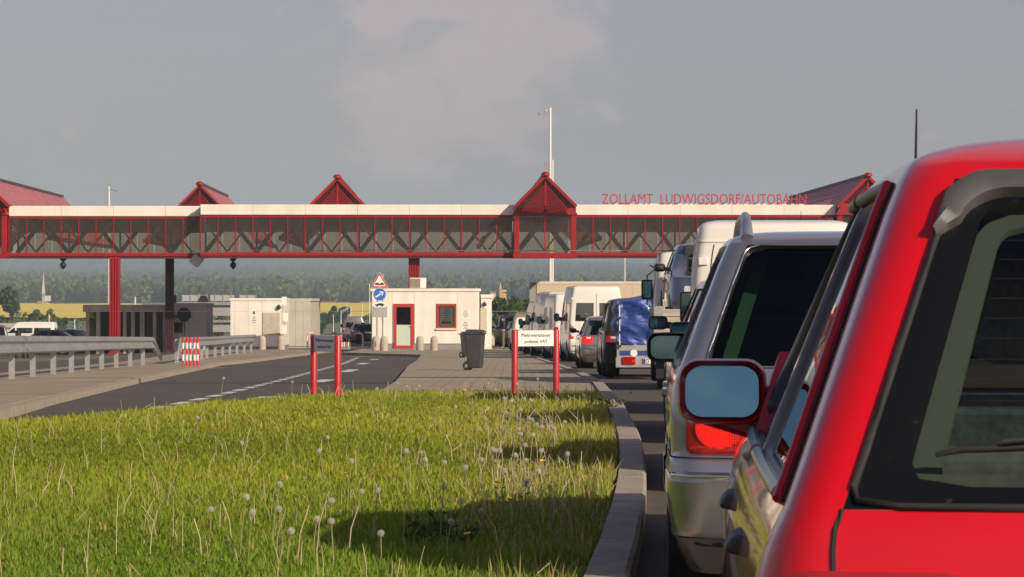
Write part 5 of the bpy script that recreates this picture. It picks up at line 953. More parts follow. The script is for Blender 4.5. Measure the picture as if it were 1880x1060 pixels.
def car(label, loc, yaw, paint_m, L=4.2, hw=.84, H=1.43, rake=.42, hood=1.2, wrake=.75, belt=.9, tumble=.24, doors=4, rails=False, lit=False, name='car', group=None, cat='car', glass_m=None, mirrors=True, van=False, rear_glass=True, belt_k=7, roof_k=8, wr=.31, side_glass=True, light='low', front_lights=True, rear_split=False, gtop=None, step=.1, bumper=True, pmir=None, interior=True):
    t = thing(name, label, cat, loc, yaw, group); gm = glass_m or M_cglass_dk
    if van:
        keys = van_keys(L, hw, H, hood, wrake, belt, tumble); belt_k, roof_k = 6, 7; c = L - hood
        pill = [(.2, .25), (.35, .38), (L * .34, L * .34), (L * .34 + .12, L * .34 + .12), (L * .62, L * .62), (L * .62 + .12, L * .62 + .12), (c - .35, c - wrake * .7 - .35), (c - .15, c - wrake * .7 - .2)]
    else:
        keys = car_keys(L, hw, H, rake, hood, wrake, belt, tumble); c = L - hood; e = .14 + rake
        pill = [(.36, e + .18), (.50, e + .30), (1.55, max(1.5, e + .8)), (1.65, max(1.6, e + .9)), (c - .35, c - wrake - .30), (c - .15, c - wrake - .18)]
    s = Shell(keys, (0, .5, .93, 1) if not van else (0, .05, .12, .88, 1), pill, belt_k, roof_k, step=step); holes = []; wins = []
    k0, k1 = belt_k, roof_k
    if rear_glass:
        if van: a, b = s.ridx[2], s.ridx[3]; holes.append((k0, k1, a, b, 'B')); wins += [('rear_window', k0, k1, a, b, 'L'), ('rear_window', k0, k1, a, b, 'R')]
        else: b = s.ridx[2]; holes.append((k0, k1, 0, b, 'B')); wins.append(('rear_window', k0, k1, -b, b, 'C'))
    if side_glass:
        rng = [(1, 2), (3, 4)] if not van else [(1, 2), (3, 4), (5, 6)]
        if side_glass == 'front': rng = rng[-1:]
        for i, j in rng: a, b = s.pidx[i], s.pidx[j]; holes.append((k0, k1, a, b, 'B')); wins += [('side_window', k0, k1, a, b, 'L'), ('side_window', k0, k1, a, b, 'R')]
    f0 = s.front0 + (len(s.ff) - 1 - s.fidx[2]) ; holes.append((k0, k1, f0, s.N - 1, 'B')); wins.append(('windscreen', k0, k1, f0, s.N - 1, 'F'))
    y1_, y2_ = (.82 if not van else 1.05), L - (.86 if not van else .80); wheels = [(y1_, wr), (y2_, wr)]
    sh('body', shell_mesh(s.body(holes, wheels, wr * 1.14), 'body', paint_m), t)
    for nm, ka, kb, a, b, sd in wins:
        rows = range(ka * s.nsub, kb * s.nsub + 1)
        if sd == 'C': G = [[s.P(p, s.T[l]) for p in range(-b, b + 1)] for l in rows]
        elif sd == 'F': G = [[s.O[l][p] for p in range(a, b + 1)] + [Vector((-s.O[l][p].x, s.O[l][p].y, s.O[l][p].z)) for p in range(b - 1, a - 1, -1)] for l in rows]
        else: G = [[(s.O[l][p] if sd == 'L' else Vector((-s.O[l][p].x, s.O[l][p].y, s.O[l][p].z))) for p in range(a, b + 1)] for l in rows]
        window_parts(G, t, gl_m=gm, name=nm, rad=.05)
    for x in (-1, 1):
        for y in (y1_, y2_):
            wheel(t, x * (hw - .115), y, wr, .2)
            MB().lathe([(wr * 1.15, -.16), (wr * 1.15, .16), (0, .16)], 20, 'x', (x * (hw - .22), y, wr), cap=False).build('wheel_well', M_rub, t) if x < 0 else None
    MB().box(-hw * .86, hw * .86, .2, L - .25, .2, .26).build('floor_pan', M_plast, t)
    if interior:
        MB().box(-hw * .84, hw * .84, .35, c - .1, .45, belt - .16 if not van else .6).build('interior_tub', M_trim, t)
        if not van:
            for x in (-.37, .37): seat(t, x, L * .53, .5); seat(t, x * .95, L * .36, .5)
        else:
            for x in (-.45, .45): seat(t, x, c - wrake - .6, .72)
    if light == 'low':
        for sg_ in (-1, 1): G = rear_region(s, sg_ * (hw * .60), sg_ * (hw * .945), .66, .86); o = lens_part(G, t, M_taillit if lit else M_tail, .01, .03); lens_part(rear_region(s, sg_ * (hw * .66), sg_ * (hw * .8), .80, .845), o, M_clear, .016, .01, 'reversing_lens')
    elif light == 'tall':
        for sg_ in (-1, 1): o = lens_part(rear_region(s, sg_ * (hw * .80), sg_ * (hw * .955), .78, 1.18), t, M_tail, .012, .03); lens_part(rear_region(s, sg_ * (hw * .82), sg_ * (hw * .94), .92, 1.02), o, M_clear, .018, .01, 'reversing_lens')
        for sg_ in (-1, 1):
            if lit: lens_part(rear_region(s, sg_ * (hw * .82), sg_ * (hw * .94), .80, .90), t, M_taillit, .02, .02, 'brake_light')
    if bumper: lens_part(rear_region(s, -hw * .96, hw * .96, .36, .56, 16), t, M_plast if van else paint_m, .02, .04, 'bumper')
    plate(t, s, .76 if not van else .66)
    if front_lights:
        for sg_ in (-1, 1):
            n = s.N - 1; G = [[s.P(sg_ * (n - q), s.t_of(z)) for q in (1, 2, 3, 4, 5, 6, 7, 8, 9, 10)] for z in ((.58, .62, .66, .70) if not van else (.68, .74, .80, .86))]; lens_part([r[3:] for r in G], t, M_clear, .012, .03, 'headlight')
    if mirrors:
        mz = belt + .10
        for sg_ in (-1, 1): mirror(t, sg_, sg_ * (hw * .93 if not van else hw * .97), c - (.42 if not van else .35), mz, .17 if not van else .19, .12 if not van else .28, pmir or M_plast, arm=.06)
    if rails:
        for sg_ in (-1, 1):
            x = sg_ * hw * (.98 - tumble) * .98; MB().tube([(x, rake + .35, H - .03), (x, rake + .42, H + .045), (x, rake + .8, H + .055), (x, c - wrake - .6, H + .05), (x, c - wrake - .4, H - .02)], .018, 8).build('roof_rail', M_chrome, t, smooth=60)
    if not van:
        for sg_ in (-1, 1):
            for y in (1.45, 2.5):
                if y < c - .5: MB().box(sg_ * hw * .985 - .02, sg_ * hw * .985 + .02, y, y + .2, belt - .12, belt - .085).build('door_handle', paint_m, t, bevel=.008)
    if rear_split:
        z0 = .62; tt = [s.t_of(z0 + k * (H - .3 - z0) / 12) for k in range(13)]; MB().tube([s.P(0, q) + Vector((0, -.001, 0)) for q in tt], .008, 5).build('door_gap', M_rub, t)
        for sg_ in (-1, 1):
            for z in (.9, 1.25, H - .45): q = s.t_of(z); v = s.P(s.p_of_x(sg_ * hw * .83, q), q); MB().box(v.x - .05, v.x + .05, v.y - .03, v.y + .01, z - .04, z + .04).build('hinge', paint_m, t, bevel=.008)
    return t, s
# ------------------------------------------------------------------ the red car in the foreground (rear left corner fills the right of the picture)
P_red = mat('signal_red_paint', (.60, .002, .005), .34, 0.0, coat=1.0, spec=.15)
Y0 = 3.87; YAWR = -R(3.6)
red = thing('red_hatchback', 'bright red hatchback at the right edge seen from its rear left corner', 'car', (1.17, Y0, 0), YAWR)
rk = [(.18, .78, .14, 3.85, .15, .3, .04, .1), (.32, .855, .03, 3.98, .14, .3, .05, .15), (.50, .875, 0, 4.02, .13, .3, .06, .18), (.61, .876, .015, 4.0, .13, .3, .06, .18), (.635, .874, .055, 3.95, .12, .3, .06, .16), (.76, .868, .085, 3.85, .12, .3, .055, .14), (.88, .84, .108, 3.6, .08, .28, .05, .1), (.944, .81, .13, 2.95, .065, .2, .045, .1), (1.42, .618, .55, 2.15, .07, .16, .045, .08), (1.455, .592, .60, 2.1, .08, .16, .045, .06), (1.488, .49, .72, 1.95, .10, .12, .04, .04), (1.506, .30, 1.0, 1.8, .05, .05, .02, .02), (1.51, .02, 1.35, 1.5, .005, .005, 0, 0)]
rp_ = [(.30, .74), (.39, .83), (1.50, 1.48), (1.60, 1.57), (2.68, 2.0), (2.8, 2.1)]
s = Shell(rk, (0, .5, .985, 1), rp_, 7, 8, step=.07, nsub=5, nc=8, sb=.015); b = s.ridx[2]; holes = [(7, 8, 0, b, 'B')]; f0 = s.front0 + (len(s.ff) - 1 - s.fidx[2]); holes.append((7, 8, f0, s.N - 1, 'B'))
for i, j in ((1, 2), (3, 4)): holes.append((7, 8, s.pidx[i], s.pidx[j], 'B'))
sh('body', shell_mesh(s.body(holes, [(.72, .30), (3.22, .30)], .345), 'body', P_red, 50), red)
rows = range(7 * s.nsub, 8 * s.nsub + 1)
M_frit = mat('black_glass_border', (.006, .007, .008), .35, spec=.12, col2=(.06, .056, .05), vscale=55, ramp=(.66, .82), detail=6)
G = [[s.P(p, s.T[l]) for p in range(-b, b + 1)] for l in rows]
M_rglass = glass('rear_glass', (.82, .92, .84), .80, (1, 1, 1), .015, 1.28)
rw, S, W_, H_ = window_parts(G, red, inset=(.062, .045), rad=.045, depth=.008, gl_m=M_rglass, fr_m=M_frit, name='rear_window', seal='black_border')
m = MB()
for k in range(1, 12): v = .13 + .74 * k / 12; m.tube([surf_pt(S, .09 + .82 * q / 20, v, .012) for q in range(21)], .0006, 4, cap=False)
m.build('heating_wires', mat('heating_wire', (.07, .04, .03), .6), rw)['kind'] = 'stuff'
# rubber step round the glass
L0 = loop_pts(W_, H_, .004, .03, 20); pts = [surf_pt(S, u, v, -.003) for u, v in L0]; MB().tube(pts + [pts[0]], .006, 6, cap=False).build('rubber_seal', M_rub, rw, smooth=60)
A_ = loop_pts(W_, H_, (.058, .048), .055, 24); B_ = loop_pts(W_, H_, (.094, .066), .04, 24); K_ = len(A_); m = MB(); m.add([surf_pt(S, *p_, .030) for p_ in A_] + [surf_pt(S, *p_, .036) for p_ in B_] + [surf_pt(S, *p_, .048) for p_ in B_], [(r * K_ + k, r * K_ + (k + 1) % K_, (r + 1) * K_ + (k + 1) % K_, (r + 1) * K_ + k) for r in (0, 1) for k in range(K_)]); m.build('inner_frame_trim', mat('pillar_cloth', (.085, .092, .078), .9), rw, smooth=40)
# grey plastic lip over the glass
G = []
for z in np.linspace(1.352, 1.44, 8):
    t_ = s.t_of(float(z)); pb = s.ridx[2] * .985; G.append([s.P(p, t_) for p in np.linspace(-pb, pb, 31)])
A_ = loop_pts(W_, H_, -.004, .075, 60); B_ = loop_pts(W_, H_, .036, .06, 60); K_ = len(A_); ids = [k for k in range(K_) if A_[k][1] > .80]; ids = sorted(ids, key=lambda k: (k - 60) % K_); m = MB(); vs = []
for k in ids:
    tp = min(1, (A_[k][1] - .78) / .12) ; B_[k] = (A_[k][0] + (B_[k][0] - A_[k][0]) * tp, A_[k][1] + (B_[k][1] - A_[k][1]) * tp)
    vs += [surf_pt(S, max(0, min(1, A_[k][0])), min(1, A_[k][1]), .002), surf_pt(S, max(0, min(1, A_[k][0])), min(1, A_[k][1]), -.020), surf_pt(S, .5 * (A_[k][0] + B_[k][0]), min(1, .5 * (A_[k][1] + B_[k][1])), -.026), surf_pt(S, *B_[k], -.016), surf_pt(S, *B_[k], .006)]
m.add(vs, [(i * 5 + j, i * 5 + j + 1, i * 5 + j + 6, i * 5 + j + 5) for i in range(len(ids) - 1) for j in range(4)]); m.build('roof_lip', mat('grey_lip_plastic', (.075, .073, .07), .5, var=.1, vscale=30), red, smooth=50)
M_gasket = mat('dark_gasket', (.016, .016, .018), .35)
for sd in (-1, 1):
    for i, j in ((1, 2), (3, 4)):
        G = [[(s.O[l][p] if sd < 0 else Vector((-s.O[l][p].x, s.O[l][p].y, s.O[l][p].z))) for p in range(s.pidx[i], s.pidx[j] + 1)] for l in rows]
        o, S2_, W2, H2 = window_parts(G, red, inset=.022, rad=.03, depth=.012, gl_m=M_cglass, fr_m=M_gasket, name='side_window')
        pts = [surf_pt(S2_, u, .012, -.006) for u in np.linspace(0, 1, 16)]; MB().tube(pts, .013, 8).build('belt_moulding', M_chrome if False else mat('bright_moulding', (.35, .35, .34), .22, metal=.9), red, smooth=60)
        pts = [surf_pt(S2_, u, .985, -.004) for u in np.linspace(0, 1, 16)]; MB().tube(pts, .012, 8).build('drip_moulding', M_gasket, red, smooth=60)
G = [[s.O[l][p] for p in range(f0, s.N)] + [Vector((-s.O[l][p].x, s.O[l][p].y, s.O[l][p].z)) for p in range(s.N - 2, f0 - 1, -1)] for l in rows]; window_parts(G, red, gl_m=M_cglass, name='windscreen')
# red door frame edge standing proud behind the side glass
pts = [s.P(s.pidx[1] - .3, s.T[l]) + Vector((-.006, 0, 0)) for l in rows]; MB().tube(pts, .010, 8).build('door_frame_edge', P_red, red, smooth=60)
for px_ in (s.pidx[1] - 1.2,): MB().tube([s.P(px_, s.T[l]) + Vector((-.0015, 0, 0)) for l in rows], .0035, 5).build('door_gap', M_rub, red)
# tailgate gap lines, plate recess, lights, bumper, handle
for sd in (-1, 1):
    pts = [];
    for z in np.linspace(.64, .944, 12): t_ = s.t_of(float(z)); v = s.P(sd * (s.ridx[2] + .3), t_); pts.append(v + Vector((0, -.001, 0)))
    MB().tube(pts, .004, 5).build('tailgate_gap', M_rub, red)
    lens_part(rear_region(s, sd * .55, sd * .80, .66, .86), red, M_tail, .012, .03)
lens_part(rear_region(s, -.81, .81, .33, .58, 20), red, P_red, .02, .05, 'bumper'); plate(red, s, .75)
# wiper
a = MB(); q0 = surf_pt(S, .5, .03, -.03); a.tube([surf_pt(S, 1 - .075, .135, -.010), surf_pt(S, 1 - .10, .14, -.018), surf_pt(S, 1 - .40, .17, -.022), surf_pt(S, 1 - .52, .14, -.03)], [.004, .006, .007, .008], 6); a.build('wiper_blade', M_plast, red, smooth=60); MB().tube([surf_pt(S, 1 - .14, .15, -.028), surf_pt(S, 1 - .36, .20, -.04), q0], [.005, .007, .014], 8).build('wiper_arm', M_plast, red, smooth=60)
# mirror
M_mred = mat('mirror_red', (.42, .006, .012), .38, coat=.6)
MATS['mirror_glass'] = mat('mirror_glass', (.19, .38, .42), .03, metal=1.0)
mirror(red, -1, -.735, 2.42, 1.035, .182, .134, M_mred, arm=.045, tilt=.10, out=.10)
mirror(red, 1, .735, 2.42, 1.035, .178, .132, M_mred, arm=.045)
MB().add([(-.80, 2.36, .955), (-.80, 2.66, .955), (-.745, 2.50, 1.12), (-.765, 2.36, .955), (-.765, 2.66, .955), (-.71, 2.50, 1.12)], [(0, 1, 2), (3, 5, 4), (0, 2, 5, 3), (1, 4, 5, 2), (0, 3, 4, 1)]).build('mirror_sail', M_mred, red)
MB().prism([(-.955, .975), (-.79, .925), (-.755, .93), (-.735, 1.09), (-.765, 1.045), (-.80, 1.05), (-.83, 1.0)], 2.47, 2.53).build('mirror_bracket', M_mred, red, bevel=.012)
# door handles, side rubbing strip, aerial
for y in (.98, 2.02):
    for sd in (-1, 1): MB().add([(sd * .845, y, .805), (sd * .845, y + .19, .805), (sd * .845, y + .19, .845), (sd * .845, y, .845), (sd * .882, y + .03, .812), (sd * .882, y + .16, .812), (sd * .868, y + .16, .838), (sd * .868, y + .03, .838)], [(0, 1, 2, 3), (4, 7, 6, 5), (0, 4, 5, 1), (1, 5, 6, 2), (2, 6, 7, 3), (3, 7, 4, 0)]).build('door_handle', M_plast, red, bevel=.008)
for sd in (-1, 1): 
    pts = [s.P(s.p_of_y(y, s.t_of(.56), -sd), s.t_of(.56)) + Vector((sd * .006, 0, 0)) for y in np.linspace(1.1, 2.9, 20)]; MB().tube(pts, .018, 6).build('rub_strip', M_plast, red, smooth=60)
MB().tube([(-.484, 2.05, 1.46), (-.484, 2.04, 1.53), (-.484, 2.02, 1.617)], [.005, .003, .002], 6).build('aerial', M_rub, red, smooth=60)
for x in (-.73, .73):
    for y in (.72, 3.22): wheel(red, x, y, .30, .19)
MB().box(-.72, .72, .2, 3.8, .2, .26).build('floor_pan', M_plast, red)
MB().box(-.76, .76, .30, 2.8, .42, .55).build('interior_tub', M_trim, red)
ps = MB().box(-.72, .72, .30, .82, .86, .885).build('parcel_shelf', M_beige, red, bevel=.01); MB().lathe([(.001, .05), (.06, .045), (.085, .02), (.09, 0)], 18, 'z', (-.44, .52, .886)).build('speaker_dome', mat('speaker_cloth', (.34, .33, .30), .9, bump=.6, bscale=200), ps, smooth=60)
for x in (-.36, .36): seat(red, x, 1.05, .45, mat('blue_grey_cloth', (.05, .06, .075), .9, var=.3, vscale=60)); seat(red, x, 1.95, .45, mat('blue_grey_cloth', ()))
MB().box(-.70, .70, .92, 1.0, .56, 1.0).build('rear_bench', mat('bench_cloth', (.10, .105, .095), .9, var=.2, vscale=40), red, bevel=.03); MB().box(-.47, -.22, 1.72, 1.84, .95, 1.12).build('pale_headrest', M_beige, red, bevel=.04)
for sd in ():
    pts = [(sd * .60, .42, .90), (sd * .475, .80, 1.42)]; MB().bar(pts[0], pts[1], .07, .02, up=(0, 1, 0)).build('pillar_trim', mat('pillar_cloth', (.075, .08, .068), .9), red)
MB().box(-.5, .5, .75, 2.0, 1.395, 1.405).build('headlining', M_beige, red)

# ------------------------------------------------------------------ silver estate car ahead of it
P_sil = mat('silver_paint', (.32, .32, .325), .30, .75, coat=1.0, var=.02)
sil = thing('silver_estate_car', 'silver estate car with roof rails and glowing tail lamp ahead of the red car', 'car', (1.44, 11.15, 0), -R(3.2))
sk = [(.16, .78, .20, 4.5, .18, .3, .05, .15), (.30, .845, .06, 4.62, .17, .3, .06, .18), (.315, .852, .045, 4.63, .17, .3, .06, .18), (.46, .875, .0, 4.66, .17, .3, .07, .2), (.535, .876, -.01, 4.66, .17, .3, .07, .2), (.55, .868, .018, 4.66, .16, .3, .07, .2), (.61, .866, .03, 4.64, .16, .3, .07, .2), (.622, .861, .062, 4.62, .16, .3, .07, .2), (.78, .866, .085, 4.5, .15, .3, .06, .16), (.92, .845, .12, 4.2, .10, .28, .06, .12), (.965, .825, .14, 3.3, .085, .22, .06, .1), (1.445, .63, .44, 2.55, .075, .18, .05, .08), (1.478, .60, .50, 2.4, .12, .18, .05, .06), (1.502, .48, .70, 2.25, .12, .14, .04, .04), (1.512, .25, 1.1, 2.0, .05, .05, .02, .02), (1.515, .02, 1.5, 1.7, .005, .005, 0, 0)]
sp_ = [(.31, .585), (.36, .635), (1.18, 1.28), (1.26, 1.34), (2.06, 2.02), (2.16, 2.10), (3.05, 2.36), (3.18, 2.45)]
q = Shell(sk, (0, .5, .995, 1), sp_, 10, 11, step=.08, nsub=4, nc=7); b = q.ridx[2]; f0 = q.front0 + (len(q.ff) - 1 - q.fidx[2]); holes = [(10, 11, 0, b, 'B'), (10, 11, f0, q.N - 1, 'B')] + [(10, 11, q.pidx[i], q.pidx[j], 'B') for i, j in ((1, 2), (3, 4), (5, 6))]
sh('body', shell_mesh(q.body(holes, [(1.02, .315), (3.72, .315)], .365), 'body', P_sil, 40), sil); rows = range(10 * q.nsub, 11 * q.nsub + 1)
G = [[q.P(p, q.T[l]) for p in range(-b, b + 1)] for l in rows]; M_sglass = glass('green_rear_glass', (.45, .72, .52), .62, (1, 1, 1), .01, 1.30)
rw2, S2_, W2, H2 = window_parts(G, sil, inset=.012, rad=.06, depth=.010, gl_m=M_sglass, fr_m=M_frit, name='rear_window'); L0 = loop_pts(W2, H2, .002, .05, 20); pts = [surf_pt(S2_, u, v, -.003) for u, v in L0]; MB().tube(pts + [pts[0]], .005, 6, cap=False).build('bright_edge', mat('bright_moulding', ()), rw2, smooth=60)
for sd in (-1, 1):
    for i, j in ((1, 2), (3, 4), (5, 6)):
        G = [[(q.O[l][p] if sd < 0 else Vector((-q.O[l][p].x, q.O[l][p].y, q.O[l][p].z))) for p in range(q.pidx[i], q.pidx[j] + 1)] for l in rows]; window_parts(G, sil, inset=.02, rad=.04, gl_m=M_sglass, fr_m=M_gasket, name='side_window')
G = [[q.O[l][p] for p in range(f0, q.N)] + [Vector((-q.O[l][p].x, q.O[l][p].y, q.O[l][p].z)) for p in range(q.N - 2, f0 - 1, -1)] for l in rows]; window_parts(G, sil, gl_m=M_cglass, name='windscreen')
MB().add([(-.775, .60, 1.418), (.0, .50, 1.418)], []).v
for sd in (-1, 1):
    tl = lens_part(rear_region(q, sd * .50, sd * .775, .632, .87, 14), sil, M_tail, .012, .03, 'tail_light'); xx = sd * .645
    t_ = q.t_of(.735); v = q.P(q.p_of_x(xx, t_), t_); n = Vector((sd * .12, -1, .05)).normalized(); m = MB(); u1 = n.cross(Vector((0, 0, 1))).normalized(); u2 = u1.cross(n).normalized()
    for gx_ in range(-9, 10):
        for gz_ in range(-8, 9):
            if gx_ * gx_ * 1.0 + gz_ * gz_ * 1.25 < 82:
                c_ = v + n * .013 + u1 * gx_ * .0098 + u2 * gz_ * .0098; e = .0042; m.add([c_ - u1 * e - u2 * e, c_ + u1 * e - u2 * e, c_ + u1 * e + u2 * e, c_ - u1 * e + u2 * e, c_ + n * .005], [(0, 1, 4), (1, 2, 4), (2, 3, 4), (3, 0, 4)])
    m.build('lit_prisms', M_taillit, tl)['kind'] = 'stuff'; m = MB(); m.add([v + n * .012 + (u1 * math.cos(a) * .098 + u2 * math.sin(a) * .086) for a in np.linspace(0, 2 * math.pi, 28, endpoint=False)], [tuple(range(28))]); m.build('lit_reflector', mat('brake_glow', (.6, .01, .008), .3, emit=(1, .015, .01), estr=.16), tl)
    lens_part(rear_region(q, sd * .70, sd * .755, .79, .84), tl, M_clear, .018, .01, 'reversing_lens'); lens_part(rear_region(q, sd * .52, sd * .76, .638, .665, 12), tl, M_tail, .016, .01, 'reflector_strip')
lens_part(rear_region(q, -.835, .835, .540, .566, 24, 3), sil, M_chrome, .016, .006, 'chrome_strip', .004)
for z in (.617, .312): MB().tube([q.P(p, q.t_of(z)) + Vector((0, -.0005, 0)) for p in np.linspace(-q.p0 - 9, q.p0 + 9, 60)], .0045, 5).build('panel_gap', M_rub, sil)
for sd in (-1, 1): MB().tube([q.P(sd * (q.ridx[2] + .35), q.t_of(float(z))) + Vector((0, -.001, 0)) for z in np.linspace(.63, .96, 12)], .004, 5).build('tailgate_gap', M_rub, sil)
plate(sil, q, .72); lens_part(rear_region(q, -.845, .845, .165, .295, 18), sil, M_plast, .008, .03, 'lower_bumper')
for sd in (-1, 1):
    x = sd * .535; o = MB(); P_ = [(x, .56, 1.475), (x, .60, 1.53), (x, .68, 1.562), (x, .9, 1.572), (x, 2.0, 1.57), (x, 2.2, 1.55), (x, 2.3, 1.49)]; o.tube(P_, [.026, .022, .018, .017, .017, .018, .024], 10); o.build('roof_rail', mat('rail_alloy', (.55, .56, .58), .28, metal=.85), sil, smooth=60)
    mirror(sil, sd, sd * .70, 2.72, 1.0, .20, .132, M_plast, arm=.05)
    for y in (1.75, 2.75): MB().box(sd * .862 - .02, sd * .862 + .02, y, y + .2, .80, .835).build('door_handle', P_sil, sil, bevel=.008)
for x in (-.755, .755):
    for y in (1.02, 3.72): wheel(sil, x, y, .315, .2)
for y in (1.02, 3.72): MB().lathe([(.37, -.16), (.37, .16), (0, .16)], 20, 'x', (-.66, y, .315)).build('wheel_well', M_rub, sil)
MB().box(-.76, .76, .3, 4.4, .18, .24).build('floor_pan', M_plast, sil); MB().box(-.78, .78, .35, 3.1, .42, .56).build('interior_tub', M_trim, sil)
for x in (-.38, .38): seat(sil, x, 1.5, .5); seat(sil, x, 2.45, .5)
MB().box(-.72, .72, .25, 1.25, .88, .90).build('load_cover', M_trim, sil)
for sd in (-1, 1): MB().bar((sd * .62, .55, .94), (sd * .46, .80, 1.43), .055, .02, up=(0, 1, 0)).build('pillar_trim', mat('green_grey_trim', (.12, .145, .12), .9), sil)
MB().box(-.5, .5, .7, 2.3, 1.455, 1.465).build('headlining', M_trim, sil); MB().bar((-.5, 1.2, 1.15), (.5, 1.2, 1.15), .02).build('load_guard', M_plast, sil)

# ------------------------------------------------------------------ the rest of the queue
P_white = mat('white_paint', (.76, .725, .65), .42, 0, coat=.5, var=.03, vscale=1.2); P_dk = mat('dark_blue_paint', (.018, .022, .035), .3, .2, coat=1); P_grey = mat('grey_metal_paint', (.30, .285, .26), .32, .7, coat=1); P_brown = mat('brown_grey_paint', (.030, .025, .021), .45, .1, coat=.35, spec=.25); P_blk = mat('black_paint', (.010, .010, .011), .5, 0, coat=.25, spec=.2); P_redcar = mat('faded_red_paint', (.42, .02, .02), .35, 0, coat=1); P_bl = mat('blue_grey_paint', (.13, .16, .22), .32, .6, coat=1)
def put(px_left, d, hw, yaw_deg=0): 
    """centre of a vehicle whose rear left edge is seen at column px_left at distance d"""
    x = wx(px_left, d) + hw; return (x, d, zg(d, x))
car('dark blue hatchback hidden between the silver estate and the white van', (2.08, 18.2, 0), -R(1), P_dk, L=4.0, rake=.3)
car('grey saloon hidden just behind the white van', (2.28, 24.4, 0), 0, P_grey, L=4.3, hw=.85)
# white boxy van
loc = put(1264, 31.2, .93); t, s = car('boxy white van with left rear door hinge behind the silver estate', loc, -R(3.5), P_white, L=4.9, hw=.93, H=2.07, hood=.55, wrake=.45, van=True, belt=1.18, tumble=.08, wr=.33, light='tall', rear_split=True, name='white_van', cat='van', mirrors=False, side_glass='front', glass_m=M_cglass_dk)
def rect_mirror(parent, x, y, z, w, h, arm_to, m_=M_plast):
    o = MB().box(x - w / 2, x + w / 2, y, y + .09, z - h / 2, z + h / 2).build('door_mirror', m_, parent, bevel=.03); MB().box(x - w * .42, x + w * .42, y - .008, y - .002, z - h * .18, z + h * .45).build('mirror_glass', mat('mirror_glass', ()), o); MB().box(x - w * .42, x + w * .42, y - .008, y - .002, z - h * .45, z - h * .22).build('wide_mirror', mat('mirror_glass', ()), o)
    MB().tube([(x, y + .06, z), arm_to], .018, 6).build('mirror_arm', m_, o); MB().tube([(x, y + .06, z - h * .3), (arm_to[0], arm_to[1], arm_to[2] - .18)], .018, 6).build('mirror_arm', m_, o)
dm = 3.9; rect_mirror(t, wx(1231, 31.2 + dm) - loc[0], dm, EYE + (HY - 563) * (31.2 + dm) / F, .25, .36, (-.90, dm + .05, 1.18))
MB().box(-1.05, -.94, .4, 1.6, .34, .62).build('side_skirt', P_white, t, bevel=.03); 
ml = [s.P(p, s.t_of(1.83)) for p in np.linspace(-s.p0 - 20, s.p0 + 20, 60)]; MB().tube(ml, .014, 6).build('rain_gutter', P_white, t, smooth=60)
for sd in (-1, 1): MB().tube([s.P(sd * (s.ridx[3] + .5), s.t_of(float(z))) + Vector((0, -.001, 0)) for z in np.linspace(.66, 1.8, 14)], .006, 5).build('door_edge', M_rub, t)
MB().tube([(.35, 2.5, 1.98), (.35, 2.35, 2.22)], [.006, .003], 5).build('aerial', M_rub, t)
# flatbed truck carrying a car
d6 = 45.0; x6_ = wx(1203, d6); z6_ = zg(d6); tr = thing('flatbed_truck', 'white flatbed truck with wooden sides carrying a car', 'truck', (x6_ + 1.02, d6, z6_), -R(1.5)); M_wood = mat('weathered_boards', (.50, .46, .38), .85, col2=(.34, .30, .24), vscale=3, stretch=(1, 1, 14))
MB().box(-1.0, 1.0, 0, 4.0, .82, .90).build('bed', M_wood, tr); MB().box(-.42, -.30, 0, 5.6, .55, .80).box(.30, .42, 0, 5.6, .55, .80).build('chassis', M_plast, tr)
for k in range(3): MB().box(-1.0, 1.0, -.03, 0, .90 + k * .12, 1.012 + k * .12).build('tailboard', M_wood, tr, bevel=.006)
for sd in (-1, 1):
    for k in range(3): MB().box(sd * 1.0 - .02, sd * 1.0 + .02, .01, 4.0, .90 + k * .12, 1.012 + k * .12).build('sideboard', M_wood, tr, bevel=.006)
MB().box(-1.04, -.9, -.05, .05, .80, 1.3).build('corner_post', M_galv, tr); MB().box(.9, 1.04, -.05, .05, .80, 1.3).build('corner_post', M_galv, tr)
ck = van_keys(2.0, .98, 2.22, .12, .25, 1.25, .08); cs = Shell(ck, (0, .3, .62, .9, 1), [(.2, .22), (.5, .5), (1.3, 1.2), (1.5, 1.35)], 6, 7, step=.12); a_, b_ = cs.ridx[1], cs.ridx[3]
cab = sh('cab', shell_mesh(cs.body([(6, 7, a_, b_, 'B'), (6, 7, cs.pidx[1], cs.pidx[2], 'B')], [], .1), 'cab', P_white), tr, (0, 4.05, 0)); rows = range(6 * cs.nsub, 7 * cs.nsub + 1)
for sd in (-1, 1):
    window_parts([[Vector((cs.O[l][p].x * -sd, cs.O[l][p].y, cs.O[l][p].z)) for p in range(a_, b_ + 1)] for l in rows], cab, gl_m=M_cglass_dk, name='rear_window', rad=.12); window_parts([[Vector((cs.O[l][p].x * -sd, cs.O[l][p].y, cs.O[l][p].z)) for p in range(cs.pidx[1], cs.pidx[2] + 1)] for l in rows], cab, gl_m=M_cglass_dk, name='side_window')
MB().box(-.9, .9, .15, 1.8, .5, .9).build('cab_floor', M_trim, cab)
o = MB(); xm, zm = wx(1172.5, 50.6) - (x6_ + 1.02), EYE + (HY - 532) * 50.6 / F - z6_; o.box(xm - .1, xm + .1, 5.6, 5.68, zm - .17, zm + .17); o = o.build('truck_mirror', M_plast, tr, bevel=.03); MB().box(xm - .075, xm + .075, 5.592, 5.598, zm - .14, zm + .14).build('mirror_glass', mat('mirror_glass', ()), o); MB().tube([(-.98, 5.75, zm + .42), (xm + .15, 5.68, zm + .36), (xm, 5.65, zm + .24), (xm, 5.65, zm - .26), (xm + .12, 5.68, zm - .32), (-.98, 5.75, zm - .34)], .014, 6).build('mirror_arm', M_plast, o, smooth=60)
